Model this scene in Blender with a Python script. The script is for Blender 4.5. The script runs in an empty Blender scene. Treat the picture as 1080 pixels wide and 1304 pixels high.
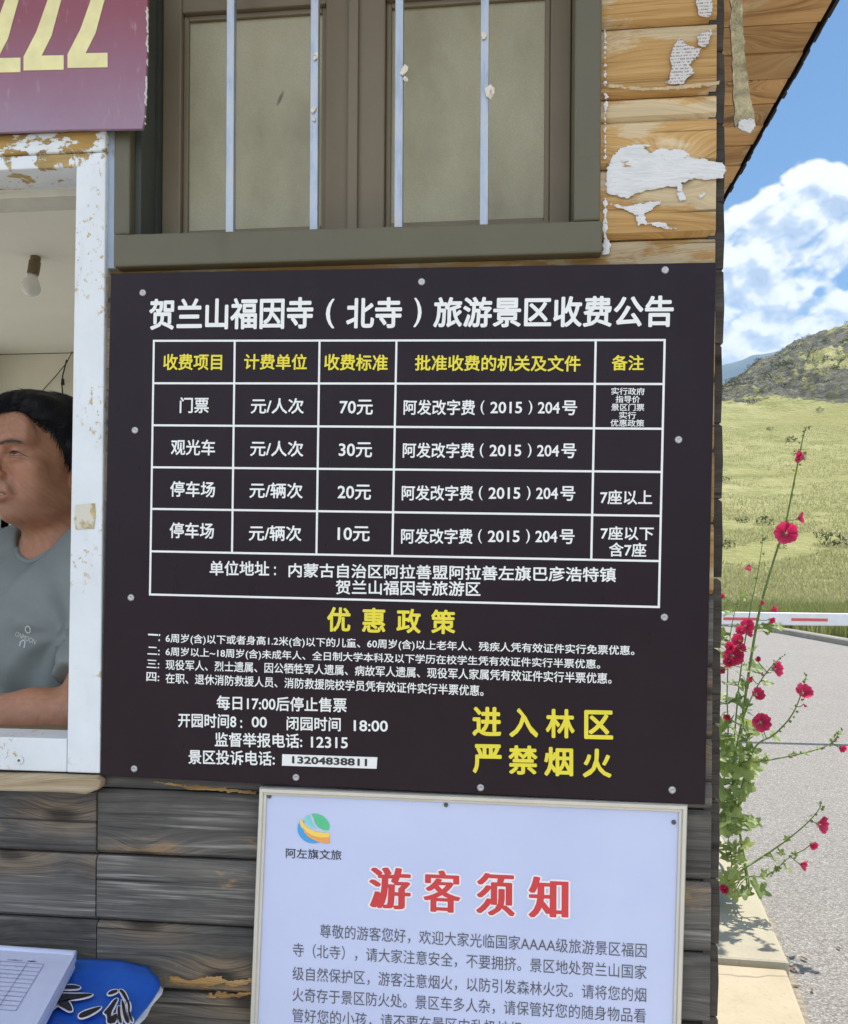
import bpy, math, random
import numpy as np
from mathutils import Vector, Matrix

rng = np.random.default_rng(7)
random.seed(7)
scene = bpy.context.scene
COL = scene.collection
R_ = math.radians

# ------------------------------------------------------------------ camera
EYE = Vector((0.0, -1.2, 1.55))
FOC, PX, PY = 1082.0, 540.0, 727.0          # focal length and principal point in photo pixels (1080 x 1304)
YAW, ROLL = R_(6.25), R_(0.4)
_f = np.array([-math.sin(YAW), math.cos(YAW), 0.0])
_r = np.array([math.cos(YAW), math.sin(YAW), 0.0])
_u = np.array([0.0, 0.0, 1.0])
CR = math.cos(ROLL) * _r + math.sin(ROLL) * _u
CU = -math.sin(ROLL) * _r + math.cos(ROLL) * _u
cam_d = bpy.data.cameras.new("camera")
cam_d.sensor_fit = 'VERTICAL'
cam_d.sensor_height = 24.0
cam_d.lens = FOC / 1304.0 * 24.0
cam_d.shift_y = (PY - 652.0) / 1304.0
cam_d.clip_start, cam_d.clip_end = 0.02, 20000.0
cam = bpy.data.objects.new("camera", cam_d)
COL.objects.link(cam)
M = Matrix.Identity(4)
for i in range(3):
    M[i][0], M[i][1], M[i][2], M[i][3] = CR[i], CU[i], -_f[i], EYE[i]
cam.matrix_world = M
scene.camera = cam

# ------------------------------------------------------------------ light
SUN_EL, SUN_AZ = R_(62), R_(32)             # azimuth from +Y towards +X: the sun stands behind the booth
SUN_DIR = Vector((math.sin(SUN_AZ) * math.cos(SUN_EL), math.cos(SUN_AZ) * math.cos(SUN_EL), math.sin(SUN_EL)))
SUN_STRENGTH, SKY_STRENGTH = 3.8, 0.064
scene.view_settings.view_transform = 'Standard'
scene.view_settings.look = 'None'
scene.view_settings.exposure = 0.85
scene.view_settings.gamma = 1.0
scene.cycles.use_denoising = True
scene.cycles.max_bounces = 8
scene.cycles.diffuse_bounces = 5
scene.cycles.volume_bounces = 1
scene.cycles.sample_clamp_indirect = 6.0
scene.cycles.caustics_reflective = False
scene.cycles.caustics_refractive = False

sl = bpy.data.lights.new("sun", 'SUN')
sl.energy, sl.angle, sl.color = SUN_STRENGTH, R_(0.5), (1.0, 0.945, 0.86)
so = bpy.data.objects.new("sun", sl)
so.rotation_euler = SUN_DIR.to_track_quat('Z', 'Y').to_euler()
so.location = (3, 8, 12)
COL.objects.link(so)


def unproj(px, py, Y=0.0):
    """point on the vertical plane y = Y that the photo shows at pixel (px, py)"""
    d = _f * FOC + CR * (px - PX) - CU * (py - PY)
    t = (Y - EYE[1]) / d[1]
    return Vector((d[0] * t, Y, EYE[2] + d[2] * t))


def pdir(px, py):
    d = _f * FOC + CR * (px - PX) - CU * (py - PY)
    return d / np.linalg.norm(d)


# ------------------------------------------------------------------ node helpers
class NT:
    def __init__(s, tree):
        s.t = tree
        s.n, s.l = tree.nodes, tree.links

    def _set(s, sock, v):
        if isinstance(v, bpy.types.NodeSocket):
            s.l.new(v, sock)
        elif v is not None:
            if isinstance(v, (tuple, list)) and len(v) == 3 and sock.type == 'RGBA':
                v = (*v, 1.0)
            sock.default_value = v

    def math(s, op, a, b=None, c=None, clamp=False):
        n = s.n.new('ShaderNodeMath'); n.operation = op; n.use_clamp = clamp
        for i, v in enumerate((a, b, c)):
            if v is not None: s._set(n.inputs[i], v)
        return n.outputs[0]

    def vec(s, op, a, b=None, scale=None, out=0):
        n = s.n.new('ShaderNodeVectorMath'); n.operation = op
        s._set(n.inputs[0], a)
        if b is not None: s._set(n.inputs[1], b)
        if scale is not None: s._set(n.inputs['Scale'], scale)
        return n.outputs[out]

    def noise(s, v, scale=5, detail=4, rough=0.5, dist=0.0, out='Fac'):
        n = s.n.new('ShaderNodeTexNoise')
        s._set(n.inputs['Vector'], v); s._set(n.inputs['Scale'], scale); s._set(n.inputs['Detail'], detail)
        s._set(n.inputs['Roughness'], rough); s._set(n.inputs['Distortion'], dist)
        return n.outputs[out]

    def voro(s, v, scale=5, feat='F1', out='Distance', rand=1.0, dim='3D'):
        n = s.n.new('ShaderNodeTexVoronoi'); n.feature = feat; n.voronoi_dimensions = dim
        s._set(n.inputs['Vector'], v); s._set(n.inputs['Scale'], scale); s._set(n.inputs['Randomness'], rand)
        return n.outputs[out]

    def ramp(s, f, *stops, interp='LINEAR'):
        n = s.n.new('ShaderNodeValToRGB'); n.color_ramp.interpolation = interp
        e = n.color_ramp.elements
        while len(e) > 1: e.remove(e[-1])
        for i, (p, c) in enumerate(stops):
            if not isinstance(c, (tuple, list)): c = (c, c, c)
            x = e[0] if i == 0 else e.new(p)
            x.position = p; x.color = (*c[:3], 1)
        s._set(n.inputs[0], f)
        return n.outputs[0]

    def mix(s, f, a, b, blend='MIX'):
        n = s.n.new('ShaderNodeMix'); n.data_type = 'RGBA'; n.blend_type = blend
        s._set(n.inputs[0], f); s._set(n.inputs[6], a); s._set(n.inputs[7], b)
        return n.outputs[2]

    def rng(s, v, a, b, c=0.0, d=1.0):
        n = s.n.new('ShaderNodeMapRange'); n.clamp = True
        for i, x in enumerate((v, a, b, c, d)): s._set(n.inputs[i], x)
        return n.outputs[0]

    def coord(s, kind='Object'):
        return s.n.new('ShaderNodeTexCoord').outputs[kind]

    def pos(s):
        return s.n.new('ShaderNodeNewGeometry').outputs['Position']

    def sep(s, v):
        n = s.n.new('ShaderNodeSeparateXYZ'); s._set(n.inputs[0], v); return n.outputs

    def comb(s, x, y, z):
        n = s.n.new('ShaderNodeCombineXYZ')
        for i, v in enumerate((x, y, z)): s._set(n.inputs[i], v)
        return n.outputs[0]

    def attr(s, name, out='Color'):
        n = s.n.new('ShaderNodeAttribute'); n.attribute_name = name; return n.outputs[out]

    def bump(s, h, strength=0.3, dist=0.01):
        n = s.n.new('ShaderNodeBump')
        s._set(n.inputs['Height'], h); n.inputs['Strength'].default_value = strength
        n.inputs['Distance'].default_value = dist
        return n.outputs[0]


def new_mat(name):
    m = bpy.data.materials.new(name)
    m.use_nodes = True
    t = NT(m.node_tree)
    b = m.node_tree.nodes['Principled BSDF']
    return m, t, b


def simple(name, col, rough=0.5, metal=0.0, var=0.12, scale=30, bump=0.0, spec=0.5, bdist=0.002):
    """a plain surface with slight procedural mottling"""
    m, t, b = new_mat(name)
    p = t.pos()
    n = t.noise(p, scale, 5, 0.6)
    lo = tuple(c * (1 - var) for c in col); hi = tuple(min(1, c * (1 + var)) for c in col)
    t._set(b.inputs['Base Color'], t.ramp(n, (0.3, lo), (0.7, hi)))
    t._set(b.inputs['Roughness'], t.rng(n, 0.2, 0.8, max(0.02, rough - 0.08), min(1, rough + 0.08)))
    b.inputs['Metallic'].default_value = metal
    b.inputs['Specular IOR Level'].default_value = spec
    if bump: t._set(b.inputs['Normal'], t.bump(t.noise(p, scale * 4, 4), bump, bdist))
    return m


# ------------------------------------------------------------------ world: sky with cumulus clouds
w = bpy.data.worlds.new("World")
scene.world = w
w.use_nodes = True
W = NT(w.node_tree)
W.n.clear()
outw = W.n.new('ShaderNodeOutputWorld')
sky = W.n.new('ShaderNodeTexSky')
sky.sky_type = 'NISHITA'
sky.sun_disc = False
sky.sun_elevation = SUN_EL
sky.sun_rotation = SUN_AZ
sky.air_density, sky.dust_density, sky.ozone_density = 1.0, 0.15, 3.0
bg1 = W.n.new('ShaderNodeBackground')
W._set(bg1.inputs[0], W.mix(1.0, sky.outputs[0], (.50, .80, 1.0), 'MULTIPLY')); bg1.inputs[1].default_value = SKY_STRENGTH


def cloud_group():
    g = bpy.data.node_groups.new("cloud_density", 'ShaderNodeTree')
    g.interface.new_socket("Vector", in_out='INPUT', socket_type='NodeSocketVector')
    g.interface.new_socket("Density", in_out='OUTPUT', socket_type='NodeSocketFloat')
    t = NT(g)
    gi, go = t.n.new('NodeGroupInput'), t.n.new('NodeGroupOutput')
    v = gi.outputs[0]
    v2 = t.vec('MULTIPLY', v, (1, 1, 1.35))
    big = t.noise(v2, 5.0, 3, 0.5)
    wob = t.noise(v2, 14.0, 3, 0.55, out='Color')
    v3 = t.vec('ADD', v2, t.vec('SCALE', t.vec('SUBTRACT', wob, (0.5, 0.5, 0.5)), scale=0.035))
    cell = t.voro(v3, 21, 'F1')
    cell2 = t.voro(v3, 50, 'F1')
    cell3 = t.voro(v3, 118, 'F1')
    fine = t.noise(v3, 34.0, 6, 0.62)
    # envelope: broad fields of cloud, the banks that stand over the valley, a wide unseen bank added behind the camera for fill
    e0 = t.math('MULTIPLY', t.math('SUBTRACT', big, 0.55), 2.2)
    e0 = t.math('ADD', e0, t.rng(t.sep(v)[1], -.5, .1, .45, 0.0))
    for (px, py, r, a) in CLOUDS:
        dd = t.vec('DISTANCE', v, tuple(pdir(px, py)), out=1)
        e = t.math('EXPONENT', t.math('MULTIPLY', t.math('POWER', t.math('DIVIDE', dd, r), 2.0), -1.0))
        e0 = t.math('ADD', e0, t.math('MULTIPLY', e, a))
    e0 = t.math('MINIMUM', t.math('MAXIMUM', e0, -.6), .42)
    d = t.math('ADD', e0, t.math('MULTIPLY', t.math('SUBTRACT', 0.42, cell), 0.55))
    d = t.math('ADD', d, t.math('MULTIPLY', t.math('SUBTRACT', 0.42, cell2), 0.30))
    d = t.math('ADD', d, t.math('MULTIPLY', t.math('SUBTRACT', 0.42, cell3), 0.14))
    d = t.math('ADD', d, t.math('MULTIPLY', t.math('SUBTRACT', fine, 0.5), 0.34))
    t.l.new(d, go.inputs[0])
    return g


CLOUDS = [(1045, 240, .030, .75), (1085, 265, .036, .75), (1010, 262, .020, .5), (985, 280, .026, .75), (950, 292, .022, .6), (925, 312, .03, .5), (1040, 300, .03, .35),
          (1060, 330, .03, .35), (985, 335, .03, .25), (930, 400, .030, .55), (985, 385, .026, .5), (1060, 385, .028, .45), (1010, 420, .03, .55), (955, 440, .03, .5), (1060, 420, .03, .5),
          (975, 90, .10, -.9), (1080, 110, .055, -.8), (930, 215, .030, -.8), (925, 455, .03, .7), (1075, 315, .022, .4), (950, 350, .025, .25), (1012, 372, .010, -.55), (1045, 372, .008, -.4), (1075, 355, .012, -.5), (968, 360, .010, -.3), (1080, 170, .02, -.5)]
cg = cloud_group()


def dens(v):
    n = W.n.new('ShaderNodeGroup'); n.node_tree = cg
    W._set(n.inputs[0], v); return n.outputs[0]


dirv = W.vec('NORMALIZE', W.coord('Generated'))
d0 = dens(dirv)
d1 = dens(W.vec('ADD', dirv, (0.002, -0.004, 0.017)))
z = W.sep(dirv)[2]
cov = W.math('MULTIPLY', W.rng(d0, 0.0, 0.20), W.rng(z, -0.02, 0.03))
shade = W.rng(W.math('ADD', W.math('SUBTRACT', d0, d1), W.math('MULTIPLY', W.rng(d0, .1, .55, 0, 1), -.05)), -0.24, 0.20)
ccol = W.ramp(shade, (0.0, (0.52, 0.62, 0.80)), (0.40, (0.74, 0.82, 0.96)), (0.62, (1.05, 1.06, 1.08)), (1.0, (1.22, 1.20, 1.18)))
bg2 = W.n.new('ShaderNodeBackground')
W._set(bg2.inputs[0], ccol); W._set(bg2.inputs[1], W.rng(W.sep(dirv)[1], -.35, .25, 1.30, 0.58))   # unseen clouds behind the camera made brighter as added fill
mx = W.n.new('ShaderNodeMixShader')
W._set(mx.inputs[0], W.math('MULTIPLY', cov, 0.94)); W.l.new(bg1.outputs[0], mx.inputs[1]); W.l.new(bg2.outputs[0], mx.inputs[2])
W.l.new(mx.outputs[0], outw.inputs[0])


# ------------------------------------------------------------------ mesh helpers
def org(o):
    v = Vector((0, 0, 0))
    while o is not None:
        v += o.location; o = o.parent
    return v


class MB:
    def __init__(s):
        s.v, s.f, s.a = [], [], []      # a: one random tone per face

    def add(s, vs, fs, tone=None):
        b = len(s.v)
        s.v.extend([tuple(x) for x in vs])
        s.f.extend([tuple(b + i for i in f) for f in fs])
        t = tone if tone is not None else (0.5, 0.5, 0.5)
        s.a.extend([t] * len(fs))

    def box(s, x0, x1, y0, y1, z0, z1, tone=None):
        s.add([(x0, y0, z0), (x1, y0, z0), (x1, y1, z0), (x0, y1, z0), (x0, y0, z1), (x1, y0, z1), (x1, y1, z1), (x0, y1, z1)],
              [(3, 2, 1, 0), (4, 5, 6, 7), (0, 1, 5, 4), (1, 2, 6, 5), (2, 3, 7, 6), (3, 0, 4, 7)], tone)

    def hexa(s, front, y0, y1, tone=None):
        """front: four (x,z) corners TL,TR,BR,BL extruded from y0 to y1"""
        vs = [(p[0], y0, p[1]) for p in front] + [(p[0], y1, p[1]) for p in front]
        s.add(vs, [(3, 2, 1, 0), (4, 5, 6, 7), (0, 1, 5, 4), (1, 2, 6, 5), (2, 3, 7, 6), (3, 0, 4, 7)], tone)

    def prism_y(s, poly, y0, y1, tone=None):
        n = len(poly)
        vs = [(p[0], y0, p[1]) for p in poly] + [(p[0], y1, p[1]) for p in poly]
        fs = [tuple(range(n)), tuple(range(2 * n - 1, n - 1, -1))]
        fs += [(i, i + n, (i + 1) % n + n, (i + 1) % n) for i in range(n)]
        s.add(vs, fs, tone)

    def prism_z(s, poly, z0, z1, tone=None):
        n = len(poly)
        vs = [(p[0], p[1], z0) for p in poly] + [(p[0], p[1], z1) for p in poly]
        fs = [tuple(range(n - 1, -1, -1)), tuple(range(n, 2 * n))]
        fs += [(i, (i + 1) % n, (i + 1) % n + n, i + n) for i in range(n)]
        s.add(vs, fs, tone)

    def tube(s, pts, rad, n=8, cap=True, tone=None):
        pts = [Vector(p) for p in pts]
        if not hasattr(rad, '__len__'): rad = [rad] * len(pts)
        vs, fs = [], []
        prev = None
        for i, p in enumerate(pts):
            d = (pts[min(i + 1, len(pts) - 1)] - pts[max(i - 1, 0)]).normalized()
            if prev is None:
                a = d.cross(Vector((0, 0, 1)))
                if a.length < 1e-3: a = d.cross(Vector((1, 0, 0)))
            else:
                a = prev - d * prev.dot(d)
            a.normalize(); prev = a
            b = d.cross(a)
            for k in range(n):
                t = 2 * math.pi * k / n
                vs.append(p + (a * math.cos(t) + b * math.sin(t)) * rad[i])
        for i in range(len(pts) - 1):
            for k in range(n):
                fs.append((i * n + k, i * n + (k + 1) % n, (i + 1) * n + (k + 1) % n, (i + 1) * n + k))
        if cap:
            fs.append(tuple(range(n - 1, -1, -1)))
            fs.append(tuple(range((len(pts) - 1) * n, len(pts) * n)))
        s.add(vs, fs, tone)

    def lathe(s, c, prof, n=24, axis='z', tone=None):
        vs, fs = [], []
        for (r, h) in prof:
            for k in range(n):
                t = 2 * math.pi * k / n
                if axis == 'z': vs.append((c[0] + r * math.cos(t), c[1] + r * math.sin(t), c[2] + h))
                else: vs.append((c[0] + r * math.cos(t), c[1] + h, c[2] + r * math.sin(t)))
        m = len(prof)
        for i in range(m - 1):
            for k in range(n):
                q = (i * n + k, i * n + (k + 1) % n, (i + 1) * n + (k + 1) % n, (i + 1) * n + k)
                fs.append(q if axis == 'z' else q[::-1])
        e0, e1 = tuple(range(n - 1, -1, -1)), tuple(range((m - 1) * n, m * n))
        fs.append(e0 if axis == 'z' else e0[::-1]); fs.append(e1 if axis == 'z' else e1[::-1])
        s.add(vs, fs, tone)

    def build(s, name, m, parent=None, smooth=False, bevel=0.0, seg=2):
        o0 = org(parent)
        me = bpy.data.meshes.new(name)
        me.from_pydata([(x - o0.x, y - o0.y, z_ - o0.z) for x, y, z_ in s.v], [], s.f)
        ca = me.color_attributes.new('tone', 'FLOAT_COLOR', 'CORNER')
        cols = np.ones((len(me.loops), 4), np.float32)
        k = 0
        for f, a in zip(s.f, s.a):
            cols[k:k + len(f), :3] = a; k += len(f)
        ca.data.foreach_set('color', cols.ravel())
        if smooth: me.polygons.foreach_set('use_smooth', [True] * len(me.polygons))
        me.materials.append(m)
        o = bpy.data.objects.new(name, me)
        COL.objects.link(o)
        if parent is not None: o.parent = parent
        if bevel:
            b = o.modifiers.new('bevel', 'BEVEL'); b.width = bevel; b.segments = seg; b.limit_method = 'ANGLE'; b.angle_limit = R_(40)
        return o


def np_mesh(name, v, f, m, parent=None, smooth=True, col=None, colname='tone'):
    """v (n,3), f (m,3|4) arrays -> object; col: per-vertex colour"""
    o0 = org(parent)
    v = np.asarray(v, np.float32) - np.array(o0, np.float32)
    f = np.asarray(f, np.int32)
    me = bpy.data.meshes.new(name)
    me.vertices.add(len(v)); me.vertices.foreach_set('co', v.ravel())
    k = f.shape[1]
    me.loops.add(f.size); me.loops.foreach_set('vertex_index', f.ravel())
    me.polygons.add(len(f))
    me.polygons.foreach_set('loop_start', np.arange(0, f.size, k, dtype=np.int32))
    me.polygons.foreach_set('use_smooth', np.full(len(f), smooth))
    me.update(calc_edges=True)
    if col is not None:
        ca = me.color_attributes.new(colname, 'FLOAT_COLOR', 'POINT')
        c = np.ones((len(v), 4), np.float32); c[:, :3] = col
        ca.data.foreach_set('color', c.ravel())
    me.validate()
    me.materials.append(m)
    o = bpy.data.objects.new(name, me); COL.objects.link(o)
    if parent is not None: o.parent = parent
    return o


def thing(name, loc, label, cat, group=None):
    o = bpy.data.objects.new(name, None)
    o.empty_display_size = 0.1
    o.location = loc
    COL.objects.link(o)
    o['label'] = label; o['category'] = cat
    if group: o['group'] = group
    return o


def tag(o, label, cat, group=None):
    o['label'] = label; o['category'] = cat
    if group: o['group'] = group
    return o


def kind(o, k):
    o['kind'] = k
    return o


def sub_empty(name, parent, loc):
    o = bpy.data.objects.new(name, None); o.empty_display_size = 0.05
    COL.objects.link(o); o.parent = parent
    o.location = Vector(loc) - org(parent)
    return o


# value noise
def _hash(ix, iy, seed):
    h = (ix.astype(np.int64) * 374761393 + iy.astype(np.int64) * 668265263 + seed * 1442695041) & 0xffffffff
    h = ((h ^ (h >> 13)) * 1274126177) & 0xffffffff
    return ((h ^ (h >> 16)) & 0xffff) / 65535.0


def vnoise(x, y, seed=0):
    x0, y0 = np.floor(x), np.floor(y)
    fx, fy = x - x0, y - y0
    fx, fy = fx * fx * (3 - 2 * fx), fy * fy * (3 - 2 * fy)
    a, b = _hash(x0, y0, seed), _hash(x0 + 1, y0, seed)
    c, d = _hash(x0, y0 + 1, seed), _hash(x0 + 1, y0 + 1, seed)
    return (a * (1 - fx) + b * fx) * (1 - fy) + (c * (1 - fx) + d * fx) * fy


def fbm(x, y, oct=4, seed=0, gain=0.5):
    s, a, t = 0, 1.0, 0
    for i in range(oct):
        s = s + a * vnoise(x * 2 ** i, y * 2 ** i, seed + i); t += a; a *= gain
    return s / t


def smooth(x, a, b):
    t = np.clip((x - a) / (b - a), 0, 1)
    return t * t * (3 - 2 * t)


# ------------------------------------------------------------------ text
_tc = {}


def glyphs(s, bold, spacing=1.0):
    key = (s, bold, spacing)
    if key in _tc: return _tc[key]
    cu = bpy.data.curves.new('txt', 'FONT')
    cu.body = s; cu.offset = bold; cu.resolution_u = 3; cu.space_character = spacing
    ob = bpy.data.objects.new('txt', cu)
    COL.objects.link(ob)
    dg = bpy.context.evaluated_depsgraph_get()
    me = bpy.data.meshes.new_from_object(ob.evaluated_get(dg))
    v = np.array([x.co[:2] for x in me.vertices]).reshape(-1, 2)
    f = [tuple(p.vertices) for p in me.polygons]
    bpy.data.objects.remove(ob); bpy.data.curves.remove(cu); bpy.data.meshes.remove(me)
    _tc[key] = (v, f)
    return v, f


def put_text(mb, s, L, R, h, Y, bold=0.016, grow=0.0, dirs=8, xb=None):
    """ink box of the string runs from mid-left L to mid-right R (photo pixels on plane y=Y), h pixels tall;
    heavier weights are laid up from shifted layers, each a hair in front of the last"""
    v, f = glyphs(s, 0.0)
    b_ = bold + grow
    xb = (bold if xb is None else xb) + grow
    lo, hi = v.min(0) - bold, v.max(0) + bold
    a, b = unproj(*L, Y), unproj(*R, Y)
    ex = b - a
    sc = ex.length / math.hypot(R[0] - L[0], R[1] - L[1])
    ez = Vector((-ex.z, 0, ex.x)).normalized() * (h * sc)
    offs = [(0, 0)]
    if b_ > 0 or xb > 0:
        offs += [(xb * math.cos(2 * math.pi * k / dirs), b_ * math.sin(2 * math.pi * k / dirs)) for k in range(dirs)]
        if xb > .03: offs += [(xb * .5, 0), (-xb * .5, 0)]
    for k, o in enumerate(offs):
        q = (v + np.array(o) - lo) / (hi - lo) - np.array([0.0, 0.5])
        dy = Vector((0, -k * 2e-5, 0))
        mb.add([a + ex * x + ez * y + dy for x, y in q], f)


# ================================================================== MATERIALS
def wood_mat(name, light, mid, dark, peel=None, peel_amt=0.5, rough=0.75, knots=True, grain_bump=0.5, kd=(2.6, 12.0), streak=None, ring=2.4):
    m, t, b = new_mat(name)
    p = t.pos()
    tn = t.sep(t.attr('tone'))
    x, y, zz = t.sep(p)
    off = t.math('MULTIPLY', tn[0], 37.0)
    xx = t.math('ADD', t.math('ADD', x, t.math('MULTIPLY', y, 0.9)), off)
    zo = t.math('ADD', t.math('ADD', zz, t.math('MULTIPLY', y, 0.33)), t.math('MULTIPLY', tn[1], 5.0))
    warp = t.noise(t.comb(t.math('MULTIPLY', xx, 1.3), t.math('MULTIPLY', zo, 6), 0.0), 1.0, 2, 0.45)
    kn = t.voro(t.comb(t.math('MULTIPLY', xx, kd[0]), t.math('ADD', t.math('MULTIPLY', zo, kd[1]), off), 0.0), 1.0, 'F1', dim='2D')
    kf = t.math('EXPONENT', t.math('MULTIPLY', t.math('POWER', t.math('DIVIDE', kn, 0.26), 2.0), -1.0))
    vv = t.math('ADD', t.math('MULTIPLY', zo, 62.0), t.math('MULTIPLY', warp, 3.6))
    vv = t.math('ADD', vv, t.math('MULTIPLY', kf, ring if knots else 0.0))
    g1 = t.noise(t.comb(t.math('MULTIPLY', xx, 0.9), vv, off), 1.3, 6, 0.68)
    g2 = t.noise(t.comb(t.math('MULTIPLY', xx, 5), t.math('MULTIPLY', vv, 5.0), off), 2.4, 4, 0.65)
    g = t.math('ADD', t.math('MULTIPLY', g1, 0.62), t.math('MULTIPLY', g2, 0.38))
    col = t.ramp(g, (0.33, dark), (0.48, mid), (0.66, light))
    blot = t.noise(t.comb(t.math('MULTIPLY', xx, 3), t.math('MULTIPLY', zo, 7), 2.0), 1.0, 4, 0.6)
    col = t.mix(t.rng(blot, 0.48, 0.72, 0, 0.55), col, dark)
    if peel is not None:
        pn = t.noise(t.comb(t.math('MULTIPLY', xx, 5), t.math('MULTIPLY', zo, 16), off), 1.0, 7, 0.65)
        pm = t.rng(t.math('ADD', pn, t.math('MULTIPLY', kf, 0.10)), 1.0 - peel_amt - 0.02, 1.0 - peel_amt + 0.03)
        col = t.mix(pm, col, t.ramp(g, (0.33, tuple(c * 0.55 for c in peel)), (0.6, peel)))
    if streak is not None:              # silvery bleached fibres and damp stains
        s1 = t.noise(t.comb(t.math('MULTIPLY', xx, 4.5), t.math('MULTIPLY', zo, 150), off), 1.0, 3, .6)
        s2 = t.noise(t.comb(t.math('MULTIPLY', xx, 4), t.math('MULTIPLY', zo, 14), off), 1.0, 4, .6)
        col = t.mix(t.math('MULTIPLY', t.rng(s1, .52, .68), t.rng(s2, .42, .66)), col, streak)
        s3 = t.noise(t.comb(t.math('MULTIPLY', xx, 3.1), t.math('MULTIPLY', zo, 8), 7.0), 1.0, 5, .65)
        col = t.mix(t.rng(s3, .50, .70, 0, .8), col, tuple(c * .75 for c in dark))
    core = t.rng(kn, 0.04, 0.11, 1.0, 0.0)
    halo = t.math('MULTIPLY', t.rng(kn, .10, .30, 1.0, 0.0), t.rng(g2, .38, .62))
    if knots: col = t.mix(t.math('MULTIPLY', halo, .7), col, peel if peel is not None else mid)
    if knots: col = t.mix(t.math('MULTIPLY', core, 0.75), col, tuple(c * 0.4 for c in dark))
    crack = t.rng(t.noise(t.comb(t.math('MULTIPLY', xx, 1.6), t.math('MULTIPLY', zo, 95), off), 1.0, 3, 0.55), 0.30, 0.36, 0.75, 0.0)
    col = t.mix(crack, col, tuple(c * 0.3 for c in dark))
    hue = t.rng(tn[2], 0, 1, 0.78, 1.18)
    col = t.mix(1.0, col, t.comb(hue, hue, hue), 'MULTIPLY')
    t._set(b.inputs['Base Color'], col)
    b.inputs['Roughness'].default_value = rough
    b.inputs['Specular IOR Level'].default_value = 0.3
    hh = t.math('SUBTRACT', g, t.math('MULTIPLY', crack, 0.8))
    t._set(b.inputs['Normal'], t.bump(hh, grain_bump, 0.004))
    return m


M_warm = wood_mat('varnished_pine', (.55, .355, .155), (.44, .255, .09), (.17, .095, .038), peel=(.60, .47, .29), peel_amt=0.465, kd=(4.2, 9.0))
M_grey = wood_mat('weathered_pine', (.195, .178, .155), (.112, .104, .094), (.040, .038, .037), peel=(.32, .215, .12), peel_amt=0.36, rough=0.8, kd=(3.0, 7.5), streak=(.33, .31, .28), ring=1.6)
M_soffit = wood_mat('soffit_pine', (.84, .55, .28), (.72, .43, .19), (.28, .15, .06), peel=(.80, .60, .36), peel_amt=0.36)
M_sidew = wood_mat('dark_side_wood', (.10, .085, .07), (.06, .05, .042), (.025, .022, .02), rough=0.85)
M_strip = wood_mat('raw_split_wood', (.50, .42, .30), (.34, .26, .16), (.16, .11, .07), rough=0.85)


def peeling_paint(name, paint, under, amt, rough=0.45, spots=0.0, scale=(16, 16, 9), zrange=None):
    """old paint with flaked patches that show the wood below; zrange: (z of little wear, z of much wear)"""
    m, t, b = new_mat(name)
    p = t.pos()
    x, y, zz = t.sep(p)
    n = t.noise(t.vec('MULTIPLY', p, scale), 1.0, 8, 0.66)
    n2 = t.noise(p, 160, 3, 0.5)
    th = amt
    if zrange: th = t.math('ADD', amt, t.rng(zz, zrange[0], zrange[1], 0.0, zrange[2]))
    mk = t.rng(t.math('SUBTRACT', n, t.math('SUBTRACT', 1.0, th)), -0.01, 0.015)
    pc = t.ramp(t.noise(p, 9, 5, 0.6), (0.3, tuple(c * 0.88 for c in paint)), (0.7, paint))
    dirt = t.rng(t.noise(t.vec('MULTIPLY', p, (30, 30, 7)), 1.0, 5, 0.6), 0.58, 0.8, 0, 0.35)
    pc = t.mix(dirt, pc, tuple(c * 0.6 for c in paint))
    if spots:
        f1 = t.noise(t.vec('MULTIPLY', p, (120, 120, 90)), 1.0, 5, .65); f2 = t.noise(t.vec('MULTIPLY', p, (14, 14, 8)), 1.0, 3, .5)
        pc = t.mix(t.math('MULTIPLY', t.rng(f1, .56, .62), t.rng(f2, .50, .60, 0, spots)), pc, tuple(k * .9 for k in under))
    uc = t.ramp(t.noise(t.vec('MULTIPLY', p, (12, 12, 60)), 1.0, 5, 0.6), (0.3, tuple(c * 0.5 for c in under)), (0.65, under))
    t._set(b.inputs['Base Color'], t.mix(mk, pc, uc))
    t._set(b.inputs['Roughness'], t.math('ADD', rough, t.math('MULTIPLY', mk, 0.3)))
    t._set(b.inputs['Normal'], t.bump(t.math('ADD', t.math('MULTIPLY', mk, -1.0), t.math('MULTIPLY', n2, 0.15)), 0.5, 0.0015))
    return m


M_white = peeling_paint('white_paint', (.74, .77, .80), (.50, .34, .12), 0.27, 0.4, spots=.85, scale=(26, 26, 20), zrange=(2.02, 2.17, 0.21))
M_lintel = peeling_paint('peeled_lintel', (.74, .77, .78), (.46, .28, .075), 0.53, 0.5, scale=(22, 22, 46))
M_olive = peeling_paint('olive_paint', (.112, .100, .060), (.26, .17, .06), 0.33, 0.45, scale=(14, 14, 20))
M_sash = peeling_paint('taupe_paint', (.185, .145, .092), (.26, .18, .09), 0.30, 0.5, scale=(20, 20, 6))
M_dark = simple('dark_olive_jamb', (.05, .055, .045), 0.6)
M_blue = peeling_paint('pale_blue_paint', (.36, .43, .54), (.42, .42, .42), 0.42, 0.5, scale=(40, 40, 14))


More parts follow.
